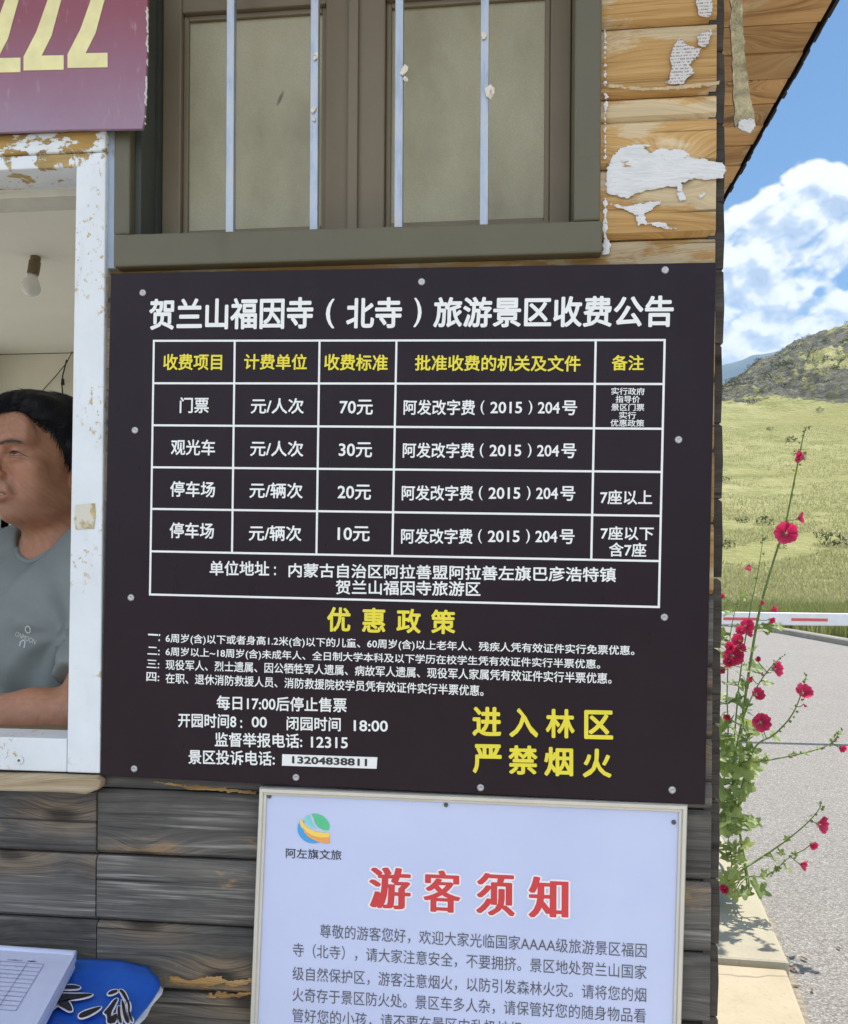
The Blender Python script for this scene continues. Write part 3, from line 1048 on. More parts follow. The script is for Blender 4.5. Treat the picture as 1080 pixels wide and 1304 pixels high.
M_back = wood_mat('back_boards', (.24, .19, .13), (.16, .125, .09), (.06, .05, .04))
# back wall with a low window; other windows are unseen, added to light the room
BW = (-2.2, unproj(13, 690, 2.2).x, 1.05, unproj(5, 565, 2.2).z)
LW_FILL = (.16, 2.12, .30, 2.41)  # wide unseen window in the left wall, added to light the room
BW_FILL = (-1.02, .15, .40, 2.42)             # unseen second back window added for light, behind the closed part of the front
bw = MB()
for x0, x1, z0, z1 in ((XL, BW[0], .02, ZT), (BW[1], BW_FILL[0], .02, ZT), (BW_FILL[1], XR - .012, .02, ZT), (BW_FILL[0], BW_FILL[1], .02, BW_FILL[2]), (BW_FILL[0], BW_FILL[1], BW_FILL[3], ZT), (BW[0], BW[1], .02, BW[2]), (BW[0], BW[1], BW[3], ZT)):
    bw.box(x0, x1, 2.25, 2.29, z0, z1)
bw.build('back_wall', M_back, booth)
lw = MB()
for y0, y1, z0, z1 in ((.062, LW_FILL[0], .02, ZT), (LW_FILL[1], 2.248, .02, ZT), (LW_FILL[0], LW_FILL[1], .02, LW_FILL[2]), (LW_FILL[0], LW_FILL[1], LW_FILL[3], ZT)):
    lw.box(XL, XL + .04, y0, y1, z0, z1)
lw.build('left_wall', M_back, booth)
iw = MB()
IX0, IX1, IY0, IY1, IZ1 = XL + .044, XR - .03, .062, 2.21, 2.46
for x0, x1, z0, z1 in ((IX0, BW[0], .12, IZ1), (BW[1], BW_FILL[0], .12, IZ1), (BW_FILL[1], IX1, .12, IZ1), (BW_FILL[0], BW_FILL[1], .12, BW_FILL[2]), (BW_FILL[0], BW_FILL[1], BW_FILL[3], IZ1), (BW[0], BW[1], .12, BW[2]), (BW[0], BW[1], BW[3], IZ1)):
    iw.box(x0, x1, IY1, IY1 + .02, z0, z1)
for y0, y1, z0, z1 in ((IY0, LW_FILL[0], .12, IZ1), (LW_FILL[1], IY1 - .002, .12, IZ1), (LW_FILL[0], LW_FILL[1], .12, LW_FILL[2]), (LW_FILL[0], LW_FILL[1], LW_FILL[3], IZ1)):
    iw.box(IX0, IX0 + .015, y0, y1, z0, z1)
iw.box(IX1, IX1 + .01, IY0, IY1 - .002, .12, IZ1)
iw.build('interior_wall', M_room, booth)
ic = MB(); ic.box(IX0, IX1, IY0, IY1, IZ1 + .003, IZ1 + .02)
ic.build('ceiling', M_ceil, booth)
fl = MB(); fl.box(IX0, IX1, IY0, IY1, .06, .115)
fl.build('floor', M_floor, booth)

M_greenfr = peeling_paint('pale_green_frame', (.62, .70, .66), (.3, .3, .25), .2)
for x0, x1, z0, z1 in (BW, BW_FILL):  # the second frame belongs to the added, unseen window
    bwin = sub_empty('window', booth, ((x0 + x1) / 2, 2.25, z0))
    q = MB()
    for a in ((x0, x0 + .04, z0, z1), (x1 - .04, x1, z0, z1), (x0 + .04, x1 - .04, z0, z0 + .04), (x0 + .04, x1 - .04, z1 - .04, z1), ((x0 + x1) / 2 - .02, (x0 + x1) / 2 + .02, z0 + .04, z1 - .04)):
        q.box(a[0], a[1], 2.205, 2.255, a[2], a[3])
    q.build('frame', M_greenfr, bwin, bevel=.002)
    q = MB(); q.box(x0 + .03, x1 - .03, 2.228, 2.232, z0 + .03, z1 - .03); q.build('pane', M_glass, bwin)
lwin_fill = sub_empty('window', booth, (XL, 1.15, LW_FILL[2]))  # frame of the added left window that lets light in
q = MB()
y0, y1, z0, z1 = LW_FILL
for a in ((y0, y0 + .05, z0, z1), (y1 - .05, y1, z0, z1), (y0 + .05, y1 - .05, z0, z0 + .05), (y0 + .05, y1 - .05, z1 - .05, z1), ((y0 + y1) / 2 - .02, (y0 + y1) / 2 + .02, z0 + .05, z1 - .05)):
    q.box(XL - .005, XL + .062, a[0], a[1], a[2], a[3])
q.build('frame', M_greenfr, lwin_fill, bevel=.002)

# roof: flat boarded soffit, fascia, felt
roof = MB()
EX, EY0, EY1 = .622, -.28, 2.75
roof.box(XL - .08, EX + .004, EY0 - .012, EY1, ZT + .022, ZT + .13)
ro = roof.build('roof', M_roof, booth)
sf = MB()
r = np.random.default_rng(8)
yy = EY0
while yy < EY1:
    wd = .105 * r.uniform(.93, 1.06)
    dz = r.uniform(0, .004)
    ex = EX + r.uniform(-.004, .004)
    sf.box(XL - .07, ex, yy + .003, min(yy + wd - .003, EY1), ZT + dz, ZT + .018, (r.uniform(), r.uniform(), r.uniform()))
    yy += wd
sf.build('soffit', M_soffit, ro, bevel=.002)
fa = MB()
yy = EY0
r = np.random.default_rng(81)
while yy < EY1:                          # ragged edge of the roofing along the verge
    wd = r.uniform(.02, .07)
    fa.box(EX + .0045, EX + .0065 + r.uniform(0, .007), yy, yy + wd, ZT - r.uniform(.001, .006), ZT + .128)
    yy += wd
fa.build('fascia', M_fascia, ro)

# ---- barred window
bwn = sub_empty('barred_window', booth, ((WIN[0] + WIN[1]) / 2, 0, WIN[2]))
tr = MB()
sill = [px2(p, -.012) for p in ((154, 303), (766, 294), (766, 330), (154, 341))]
tr.hexa([(-.588, 2.037), (.1125, 2.031), (.1125, 1.987), (-.588, 1.9895)], -.020, .055)
tr.build('sill', M_olive, bwn, bevel=.003)
tr = MB()
tr.box(-.592, WIN[0], -.012, .050, 2.039, 2.585)
tr.build('casing', M_olive, bwn, bevel=.003)
tr = MB()
tr.box(WIN[1] - .023, .1105, -.012, .050, 2.034, 2.585)
tr.build('casing', M_olive, bwn, bevel=.003)
tr = MB()
tr.box(WIN[0] + .0005, WIN[0] + .010, .004, .052, 2.039, 2.585)
tr.box(WIN[0], WIN[1], .056, .13, 2.585, 2.60)
tr.box(WIN[0], WIN[1], .056, .13, 2.0, 2.038)
tr.box(WIN[0], WIN[0] + .0125, .056, .13, 2.038, 2.585)
tr.box(WIN[1] - .0225, WIN[1], .056, .13, 2.038, 2.585)
tr.build('jamb', M_dark, bwn)
YS = .070
ZRAIL = unproj(330, 9, YS).z
XM0, XM1 = px2((411, 200), YS)[0], px2((499, 200), YS)[0]
xa, xb = WIN[0] + .0130, WIN[1] - .0230
xm = (XM0 + XM1) / 2 - .004
for n_, (x0, x1) in enumerate(((xa, xm - .0008), (xm + .0008, xb))):
    sh = sub_empty('sash', bwn, ((x0 + x1) / 2, YS, 2.04))
    q = MB()
    wl, wr = (.030, .045) if n_ == 0 else (.045, .030)
    zb, ztp = 2.0385, 2.584
    q.box(x0, x0 + wl, YS, YS + .03, zb, ztp); q.box(x1 - wr, x1, YS, YS + .03, zb, ztp)
    q.box(x0 + wl, x1 - wr, YS + .0015, YS + .0285, zb, zb + .033)
    q.box(x0 + wl, x1 - wr, YS + .0015, YS + .0285, ZRAIL, ZRAIL + .022)
    q.box(x0 + wl, x1 - wr, YS + .0015, YS + .0285, ztp - .03, ztp)
    fr_ = q.build('sash_frame', M_sash, sh, bevel=.002)
    q = MB()                             # thin bead round the screen
    for a in ((x0 + wl, x0 + wl + .008, zb + .033, ZRAIL), (x1 - wr - .008, x1 - wr, zb + .033, ZRAIL), (x0 + wl + .008, x1 - wr - .008, zb + .033, zb + .041), (x0 + wl + .008, x1 - wr - .008, ZRAIL - .008, ZRAIL)):
        q.box(a[0], a[1], YS + .010, YS + .022, a[2], a[3])
    q.build('bead', M_sash, sh, bevel=.0015)
    q = MB(); q.box(x0 + wl - .004, x1 - wr + .004, YS + .016, YS + .02, zb + .03, ztp - .02)
    q.build('pane', M_pane, sh)
q = MB(); q.box(xm - .010, xm + .006, YS - .008, YS - .0005, 2.039, 2.583)
q.build('meeting_bead', M_sash, bwn, bevel=.002)
for i, (xb_, yb_) in enumerate(((294, 303), (400.5, 301), (508, 298), (616.5, 297))):
    bx = px2((xb_, 250), .022)[0]
    q = MB()
    w_ = .0060
    q.hexa([(bx - w_ - .001, 2.59), (bx + w_ - .001, 2.59), (bx + w_ + .0002, 2.030), (bx - w_ + .0002, 2.030)], .016, .028)
    br = q.build('bar', M_bar, bwn, bevel=.0012)
    chips = {1: [(402, 72, 5), (400, 140, 4), (400, 152, 3)], 2: [(515, 90, 6), (517, 102, 4)], 3: [(625, 118, 8), (616, 46, 4)]}.get(i, [])
    if chips:
        q = MB()
        for (cx, cy, s) in chips:
            c = unproj(cx, cy, .0145)
            rr_ = s / 1082 * 1.2
            q.lathe((c.x, c.y, c.z), [(rr_ * .2, -.002), (rr_ * .9, -.001), (rr_ * .6, .002), (rr_ * .2, .006)], 7, 'y')
            for k in range(len(q.v) - 28, len(q.v)):
                vx = q.v[k]; q.v[k] = (vx[0] + random.uniform(-.3, .3) * rr_, vx[1], vx[2] + random.uniform(-.4, .5) * rr_)
        q.build('plaster_splash', M_chip, br)

# ---- service window: white painted frame, peeled lintel, ledge of raw wood below
sv = sub_empty('service_window', booth, (-1.2, 0, 1.25))
YF = -.016
def P(x, y): return px2((x, y), YF)
R0, R1 = P(134.5, 192), P(127, 985)
I0, I1 = P(97, 212), P(85.5, 941)
LX = -1.86
q = MB()
q.hexa([I0, P(134.5, 205), R1, (I1[0] - .0003, R1[1])], YF, .05)                                  # right stile
q.hexa([(LX, R0[1] + .0), (LX + .058, I0[1]), (LX + .058, I1[1]), (LX, R1[1])], YF, .05)
q.hexa([(LX + .0585, I1[1]), (I1[0] - .0009, I1[1]), (I1[0] - .0009, R1[1]), (LX + .0005, R1[1])], YF + .0004, .05)
q.hexa([(LX, P(0, 193)[1]), P(134.5, 193), (R0[0], P(97, 211.7)[1]), (LX + .05, P(97, 211.7)[1])], YF + .0008, .05)
q.build('frame', M_white, sv, bevel=.0018)
q = MB()
q.hexa([(LX - .01, P(0, 166)[1]), P(136, 166), P(135, 192.5), (LX - .01, P(0, 192.5)[1])], YF - .003, .046)
q.build('lintel', M_lintel, sv, bevel=.003)
q = MB()                                  # inner reveal lining
M_rev = simple('cream_reveal', (.60, .58, .50), .6, var=.08)
q.box(I0[0] + .0035, I0[0] + .010, .0505, .10, I1[1], I0[1])
q.box(LX + .06, I0[0] + .003, .0505, .10, I0[1] - .012, I0[1] - .002)
q.build('reveal', M_rev, sv)
q = MB()
q.box(LX + .06, I0[0] + .003, .0505, .21, I1[1] - .022, I1[1] - .004)
q.build('inner_ledge', M_sash, sv)  # darker paint stands in for the shade below the forearm
q = MB()
r = np.random.default_rng(6)
led = [P(-20, 984), P(60, 985), P(126, 988), P(133, 993), P(130, 1003), P(112, 1010), P(90, 1008), P(60, 1007), P(20, 1006), P(-20, 1005)]
q.prism_y([(LX, led[0][1])] + led + [(LX, led[-1][1])], -.026, -.0065, (.2, .4, .8))
q.build('window_ledge', M_strip, sv, bevel=.004)
for c in ((25, 968), (-160, 968)):
    u_ = unproj(c[0], c[1], YF)
    q = MB(); q.lathe((u_.x, YF - .0006, u_.z), [(.0065, .0), (.006, -.0009), (.002, -.0014)], 14, 'y'); s_ = q.build('screw_cap', M_white, sv)
    q = MB(); q.lathe((u_.x, YF - .002, u_.z), [(.0021, .0), (.0015, -.0014)], 10, 'y'); q.build('screw', M_screw_d, s_)
# brown sticky-tape mark on the stile
q = MB()
tp = [P(96, 643), P(121, 641), P(122, 655), P(120, 673), P(97, 674), P(95, 660)]
q.prism_y(tp, YF - .0012, YF - .0005)
M_tape = peeling_paint('old_tape', (.66, .62, .52), (.55, .42, .20), .47)
q.build('tape_patch', M_tape, sv)
# narrow gap between frame and notice board: battens and torn paper
q = MB()
edges = [350, 404, 418, 470, 498, 552, 575, 640, 662, 668, 742, 792, 840, 908, 985]
r = np.random.default_rng(17)
for a, b_ in zip(edges[:-1], edges[1:]):
    p0, p1 = px2((131.5, a + .8), -.004), px2((144, b_ - .8), -.004)
    q.box(p0[0] + r.uniform(0, .002), p1[0], -.003 - r.uniform(0, .005), .0, p1[1], p0[1], (r.uniform(), r.uniform(), r.uniform(.3, 1)))
q.build('batten', M_strip, booth)
q = MB()
b0, b1 = px2((135, 168), -.006), px2((152, 342), -.006)
q.box(b0[0] + .0015, b1[0] - .002, -.008, .004, b1[1], b0[1])
q.build('blue_batten', M_blue, booth, bevel=.0015)
# loose yellowed foam strip hanging beside the corner, under the eave
def blotch(mb, outline, Y0, Y1, jitter=1.0, sub=5, seed=0, Yp=None):
    r = np.random.default_rng(seed)
    pts = []
    n = len(outline)
    for i in range(n):
        a, b_ = np.array(outline[i], float), np.array(outline[(i + 1) % n], float)
        for k in range(sub):
            p = a + (b_ - a) * k / sub + r.normal(0, jitter, 2) * (0.3 if k == 0 else 1)
            pts.append(px2(p, Y0))
    mb.prism_y(pts, Y0, Y1)


q = MB()
blotch(q, [(931, -30), (944, -30), (946, 30), (950, 80), (956, 125), (961, 150), (957, 160), (944, 158), (936, 160), (933, 100), (931, 40)], .046, .050, .9, 7, 41, Yp=.046)
fs_ = q.build('foam_strip', M_filler_y, booth)
q = MB()
blotch(q, [(941, 154), (950, 152), (960, 151), (962, 160), (956, 169), (946, 166), (940, 161)], .0435, .0462, .9, 5, 42, Yp=.0435)
q.build('foam_tip', M_smear, fs_)
def ragged(name, outline, m, parent, Yp, seed, cell=.55, streak=7.0, fine=5.0, depth=.0012, bias=0.0):
    """dried paint or torn wood on the boards: a lumpy patch with streaked, broken edges and stray islands"""
    P_ = np.array(outline, float)
    lo, hi = P_.min(0) - 7, P_.max(0) + 7
    xs, ys_ = np.arange(lo[0], hi[0], cell), np.arange(lo[1], hi[1], cell)
    X2, Y2 = np.meshgrid(xs, ys_)
    dmin = np.full(X2.shape, 1e9); ins = np.zeros(X2.shape, bool)
    for k in range(len(P_)):
        a, b_ = P_[k], P_[(k + 1) % len(P_)]
        e = b_ - a
        t_ = np.clip(((X2 - a[0]) * e[0] + (Y2 - a[1]) * e[1]) / (e @ e + 1e-9), 0, 1)
        dmin = np.minimum(dmin, np.hypot(X2 - a[0] - t_ * e[0], Y2 - a[1] - t_ * e[1]))
        c_ = (a[1] > Y2) != (b_[1] > Y2)
        xi = a[0] + (Y2 - a[1]) / (e[1] if abs(e[1]) > 1e-9 else 1e-9) * e[0]
        ins ^= c_ & (X2 < xi)
    sd = np.where(ins, dmin, -dmin)
    sn = fbm(X2 * .035 + seed, (Y2 + .12 * X2) * .30, 4, seed) - .5
    fn = fbm(X2 * .22, Y2 * .30, 4, seed + 7) - .5
    f = np.minimum(sd, 9) + bias + streak * sn * 2 + fine * fn * 2
    on = f > 0
    idx = -np.ones(X2.shape, int)
    ny2, nx2 = X2.shape
    use = np.zeros(X2.shape, bool)
    q4 = on[:-1, :-1] & on[1:, :-1] & on[:-1, 1:] & on[1:, 1:]
    use[:-1, :-1] |= q4; use[1:, :-1] |= q4; use[:-1, 1:] |= q4; use[1:, 1:] |= q4
    idx[use] = np.arange(use.sum())
    pts = [unproj(x, y_, Yp) for x, y_ in zip(X2[use], Y2[use])]
    hgt = np.clip(f[use] / 6, 0, 1) ** .5 * depth * (.6 + .8 * fbm(X2[use] * .09, Y2[use] * .5, 4, seed + 3))
    Vv = np.array([(p.x, p.y - h, p.z) for p, h in zip(pts, hgt)])
    J, I_ = np.nonzero(q4)
    Ff = np.stack([idx[J, I_], idx[J + 1, I_], idx[J + 1, I_ + 1], idx[J, I_ + 1]], 1)
    o = np_mesh(name, Vv, Ff, m, parent, smooth=False)
    return o


SM1 = [(773, 214), (779, 198), (790, 189), (806, 183), (822, 183), (832, 186), (820, 189), (828, 195), (842, 190), (852, 192), (866, 190), (880, 200), (902, 203), (921, 207), (925, 216), (920, 226), (900, 230), (884, 228), (870, 234), (868, 246), (861, 240), (850, 238), (838, 242), (812, 248), (800, 253), (782, 251), (772, 246)]
ragged('filler_smear', SM1, M_smear, booth, -.0024, 3, streak=2.6, fine=2.2, depth=.0016)
ragged('filler_smear', [(779, 260), (800, 264), (815, 260), (842, 258), (832, 265), (820, 272), (824, 284), (840, 282), (860, 291), (846, 291), (828, 285), (812, 286), (808, 272)], M_smear, booth, -.0024, 5, streak=2.6, fine=2.0, depth=.0014, bias=.6)
ragged('filler_smear', [(862, 246), (870, 244), (874, 254), (866, 258)], M_smear, booth, -.0024, 6, streak=1.5, fine=2.0)
ragged('filler_smear', [(889, 248), (898, 244), (900, 249), (892, 252)], M_smear, booth, -.0024, 7, streak=1.5, fine=2.0)
ragged('paint_residue', [(769, 34), (772, 34), (772, 118), (776, 124), (772, 150), (773, 206), (769, 206)], M_smear, booth, -.0024, 8, streak=2.6, fine=2.2, bias=-.8)
ragged('paint_residue', [(769, 252), (773, 252), (773, 300), (778, 312), (776, 324), (767, 326)], M_smear, booth, -.0024, 9, streak=2.0, fine=1.5)
M_putty = simple('dried_putty', (.52, .40, .24), .85, var=.25, scale=70, bump=.6)
ragged('putty_ridge', [(775, 106), (800, 110), (830, 112), (860, 110), (916, 104), (916, 108), (860, 114), (820, 116), (775, 110)], M_putty, booth, -.0024, 10, streak=2.2, fine=2.0)
for i, ol in enumerate(([(866, 48), (876, 58), (893, 62), (889, 72), (878, 82), (884, 92), (868, 108), (848, 106), (853, 98), (856, 62)],
                        [(888, 46), (906, 37), (903, 54), (898, 60), (889, 57)], [(886, -10), (908, -10), (907, 14), (902, 22), (889, 18)])):
    q = MB(); blotch(q, ol, -.0031, -.0026, .8, 6, 20 + i)
    q.build('newspaper_scrap', M_news, booth)

M_raw = wood_mat('split_raw_pine', (.58, .38, .17), (.42, .25, .09), (.12, .065, .03))
ragged('split_edge', [(214, 1242), (240, 1246), (268, 1243), (296, 1247), (322, 1244), (323, 1252), (300, 1257), (284, 1252), (262, 1258), (236, 1255), (216, 1253)], M_raw, booth, -.0024, 51, streak=3.2, fine=2.6, depth=.0022)
ragged('split_edge', [(250, 1270), (280, 1262), (300, 1265), (322, 1262), (322, 1267), (290, 1272), (266, 1271)], M_raw, booth, -.0024, 52, streak=3.0, fine=2.6, depth=.0022)
ragged('split_edge', [(196, 995), (240, 1000), (300, 1004), (326, 1008), (326, 1012), (290, 1009), (240, 1005)], M_raw, booth, -.0024, 53, streak=2.6, fine=2.0, depth=.0016)

# ================================================================== SIGNS
def screws(parent, pts, Y, m, rad=.0042):
    for x, y_ in pts:
        c = unproj(x, y_, Y)
        q = MB()
        q.lathe((c.x, Y, c.z), [(rad * 1.25, -.0002), (rad * 1.2, -.0010), (rad * .85, -.0020), (rad * .45, -.0020), (rad * .38, -.0012), (.0004, -.0012)], 14, 'y')
        q.build('screw', m, parent, smooth=True)


YB = -.016
board = thing('notice_board', unproj(520, 670, YB), 'large dark notice board with white price table and yellow headings, screwed to the wall', 'notice board')
q = MB()
q.hexa([px2(p, YB) for p in ((141, 348), (912, 334), (898, 1025), (128, 988))], YB, -.0075)
q.build('panel', M_board, board, bevel=.0008)
YT = YB - .0007
ti = MB()
put_text(ti, '贺兰山福因寺', (190, 400.5), (399, 398.5), 39, YT, .026)
put_text(ti, '(', (415, 399.5), (426, 399.3), 37, YT, .012)
put_text(ti, '北寺', (441, 398.6), (512, 398), 39, YT, .026)
put_text(ti, ')', (527, 398), (537, 398), 37, YT, .012)
put_text(ti, '旅游景区收费公告', (552, 398), (858, 396.3), 40, YT, .026)
ti.build('title_lettering', M_ink_w, board)
# table grid, interpolated between its measured ends
LY = [434, 488, 541.5, 595, 648, 702, 757]; RY = [433, 489, 546, 601, 657, 714.5, 773]
CT = [196, 299, 407, 505, 758.7, 846]; CB = [191.5, 295.5, 403, 499.5, 753, 839.5]


def gl(mb, a, b_, wpx=3.0):
    p, q_ = unproj(*a, YT), unproj(*b_, YT)
    d = (q_ - p).normalized(); n = Vector((-d.z, 0, d.x)) * (wpx / 2 / 1082 * 1.19)
    e = d * (wpx / 2 / 1082 * 1.19)
    vs = [p - e + n, q_ + e + n, q_ + e - n, p - e - n]
    mb.add(vs, [(3, 2, 1, 0)])


def lx(y_): return 196 + (191 - 196) * (y_ - 434) / (757 - 434)
def rx(y_): return 846.5 + (839 - 846.5) * (y_ - 433) / (773 - 433)


gr = MB()
for a, b_ in zip(LY, RY): gl(gr, (lx(a), a), (rx(b_), b_), 2.7)
gr2 = MB()
YT0 = YT
YT = YT0 - .0001
gl(gr, (lx(434), 434), (lx(757), 757), 2.7); gl(gr, (rx(433), 433), (rx(773), 773), 2.7)
for i in range(1, 5):
    t_ = (CT[i] - 196) / 650
    gl(gr, (CT[i], 434 - t_), (CB[i], 702 + 12.5 * t_), 2.7)
YT = YT0
gr.build('table_grid', M_ink_w, board)
he = MB()
for s, L, R, h in (('收费项目', (208, 461), (283, 461), 20), ('计费单位', (311, 460.5), (391, 461), 19.5), ('收费标准', (413, 461), (494, 462), 20.5),
                   ('批准收费的机关及文件', (528.5, 462), (739.5, 463), 20.5), ('备注', (779, 462), (820, 462), 20)):
    put_text(he, s, L, R, h, YT, .02)
he.build('heading_lettering', M_ink_y, board)
ce = MB()
for s, L, R, h in (('门票', (229, 516), (266, 516), 19.5), ('元/人次', (319.5, 517), (387, 517), 19.5), ('70元', (432.5, 518.5), (475, 518.7), 19),
                   ('观光车', (217.8, 569.3), (274, 570), 19.5), ('元/人次', (318.8, 571), (386.5, 571.7), 19.5), ('30元', (431.5, 572.7), (474, 573), 19),
                   ('停车场', (216.7, 622.5), (274, 623.3), 19.5), ('元/辆次', (317.8, 624.3), (385.6, 625), 19.5), ('20元', (430, 626.5), (472.6, 627), 19),
                   ('停车场', (216, 675.2), (272.6, 676), 19.5), ('元/辆次', (317, 678.7), (384, 679.3), 19.5), ('10元', (430, 679.5), (471, 680), 19),
                   ('7座以上', (764.5, 633), (830.6, 633.5), 19), ('7座以下', (765, 678.7), (832.6, 679.3), 18), ('含7座', (775.5, 699.7), (823, 700.3), 18.5)):
    put_text(ce, s, L, R, h, YT, .018)
for dx, y_ in ((0, 519), (-1, 573.7), (-2.3, 628), (-3.2, 683)):
    put_text(ce, '阿发改字费', (514 + dx, y_ - .4), (605 + dx, y_), 19.5, YT, .018)
    put_text(ce, '(', (612 + dx, y_), (617 + dx, y_), 18, YT, .004)
    put_text(ce, '2015', (624.5 + dx, y_), (665 + dx, y_), 15, YT, .018)
    put_text(ce, ')', (673 + dx, y_), (678 + dx, y_), 18, YT, .004)
    put_text(ce, '204', (685 + dx, y_ + .2), (713 + dx, y_ + .4), 15, YT, .018)
    put_text(ce, '号', (716 + dx, y_ + .3), (735 + dx, y_ + .5), 19, YT, .018)
ce.build('table_lettering', M_ink_w, board)
sm = MB()
for s, L, R in (('实行政府', (778.5, 498), (821, 498.6)), ('指导价', (784, 508.2), (815, 508.6)), ('景区门票', (778.5, 518.4), (820.5, 518.8)), ('实行', (788.5, 528.6), (810, 529)), ('优惠政策', (777.5, 538.5), (820.5, 539))):
    put_text(sm, s, L, R, 9.4, YT, .014)
sm.build('remark_lettering', M_ink_w, board)
ad = MB()
put_text(ad, '单位地址', (267, 723.4), (343, 724), 18.5, YT, .018)
put_text(ad, ':', (349, 727), (351.5, 727), 11, YT, .01)
put_text(ad, '内蒙古自治区阿拉善盟阿拉善左旗巴彦浩特镇', (367.5, 726), (784.5, 732), 18.5, YT, .018)
put_text(ad, '贺兰山福因寺旅游区', (427.5, 747.6), (612, 750), 18.5, YT, .018)
ad.build('address_lettering', M_ink_w, board)
ye = MB()
for s, c in (('优', (416.5, 446.5)), ('惠', (461, 491)), ('政', (505, 536)), ('策', (549, 580))):
    y_ = 788.8 + (sum(c) / 2 - 431) * .023
    put_text(ye, s, (c[0], y_ - .3), (c[1], y_ + .3), 31, YT, .026)
for s, x0, y_ in (('进', 601.5, 918.5), ('入', 648.5, 920), ('林', 695, 921), ('区', 744, 922.5), ('严', 602, 966), ('禁', 647.5, 967.5), ('烟', 693, 969.5), ('火', 742, 971.5)):
    put_text(ye, s, (x0, y_), (x0 + 37, y_ + .8), 37.5, YT, .028)
ye.build('warning_lettering', M_ink_y, board)
po = MB()
for s, L, R, h in (('一:', (188.5, 811), (204, 812), 9), ('6周岁(含)以下或者身高1.2米(含)以下的儿童、60周岁(含)以上老年人、残疾人凭有效证件实行免票优惠。', (211, 813.3), (808, 829.3), 13.6),
                   ('二:', (188, 828.5), (203.5, 829.3), 10), ('6周岁以上~18周岁(含)未成年人、全日制大学本科及以下学历在校学生凭有效证件实行半票优惠。', (211, 830.3), (764.5, 846.7), 13.4),
                   ('三:', (187, 845), (203, 846), 10), ('现役军人、烈士遗属、因公牺牲军人遗属、病故军人遗属、现役军人家属凭有效证件实行半票优惠。', (211, 846.3), (779, 864), 13.4),
                   ('四:', (186.5, 861.5), (203, 862.3), 11), ('在职、退休消防救援人员、消防救援院校学员凭有效证件实行半票优惠。', (211, 863.3), (616, 879.6), 13.4)):
    put_text(po, s, L, R, h, YT, .014)
po.build('policy_lettering', M_ink_w, board)
ho = MB()
for s, L, R, h in (('每日17:00后停止售票', (276, 894.6), (441.5, 898), 18), ('开园时间8', (227, 917), (301, 918.6), 17.5), (':', (306, 922), (308.5, 922), 10), ('00', (320.5, 919.3), (340, 919.8), 13.5),
                   ('闭园时间', (365, 921), (434, 922.5), 17.5), ('18:00', (450.5, 924), (494, 924.8), 14), ('监督举报电话:', (273.5, 941.6), (385, 943.5), 18), ('12315', (396, 945), (443, 946), 14),
                   ('景区投诉电话:', (240, 963.6), (350, 966), 18)):
    put_text(ho, s, L, R, h, YT, .018)
ho.build('hours_lettering', M_ink_w, board)
q = MB()
q.hexa([px2(p, YT - .0006) for p in ((359.5, 960.5), (480.5, 964.5), (479.5, 979), (359, 975))], YT - .0006, YB + .0005)
stk = q.build('phone_strip', M_ink_w, board)
q = MB(); put_text(q, '13204838811', (372, 967.5), (467.5, 971), 9.2, YT - .0010, .03); q.build('phone_lettering', M_ink_k, stk)
screws(board, ((182, 373), (537, 359), (847, 344), (172, 548), (864, 560), (167, 761), (846, 786), (171, 979), (377, 990), (612, 1003), (856, 1006)), YB, M_screw)

# ---- white visitors' poster in an aluminium frame
YP = -.020
poster = thing('visitor_poster', unproj(600, 1160, YP), 'metal framed pale poster with red title and grey text below the dark board', 'poster')
cTL, cTR = Vector(px2((330, 1003), YP)), Vector(px2((876, 1025), YP))
cBR, cBL = Vector(px2((868, 1304), YP)), Vector(px2((318, 1304), YP))
dL, dR = (cBL - cTL).normalized(), (cBR - cTR).normalized()
eL, eR = cTL + dL * .90, cTR + dR * .90
fw = .0105
def ins(a, b_, c, d, w_):
    """inset quad TL,TR,BR,BL by w_"""
    cen = (a + b_ + c + d) / 4
    W_ = ((b_ - a).length + (c - d).length) / 2; H_ = ((d - a).length + (c - b_).length) / 2
    ux, uz = (b_ - a).normalized(), (d - a).normalized()
    return [a + (ux + uz) * w_, b_ + (-ux + uz) * w_, c + (-ux - uz) * w_, d + (ux - uz) * w_]
O = [cTL, cTR, eR, eL]
q = MB()
rings = [(0, -.0065), (0, YP + .001), (.0015, YP - .0015), (.006, YP - .0015), (.0075, YP + .0015), (fw, YP + .002), (fw, -.0075)]
vs = []
for w_, y_ in rings:
    vs += [(p[0], y_, p[1]) for p in ins(*O, w_)]
fs = []
for i in range(len(rings) - 1):
    for k in range(4):
        fs.append((i * 4 + k, i * 4 + (k + 1) % 4, (i + 1) * 4 + (k + 1) % 4, (i + 1) * 4 + k))
q.add(vs, [f[::-1] for f in fs])
q.build('frame', M_alu, poster)
q = MB()
q.hexa([tuple(p) for p in ins(*O, fw - .001)], YP + .0045, -.0072)
q.build('sheet', M_poster, poster)
YQ = YP + .0045 - .0006
q = MB()
put_text(q, '阿左旗文旅', (364, 1086.3), (435, 1089), 12.5, YQ, .004)
q.build('emblem_lettering', M_ink_k, poster)


def song(mb, s, L, R, h, grow, Y):
    """heavy upright strokes with thin horizontals, like a Song face: sideways copies of a light glyph"""
    put_text(mb, s, L, R, h, Y, .006, grow=grow, xb=.045, dirs=12)


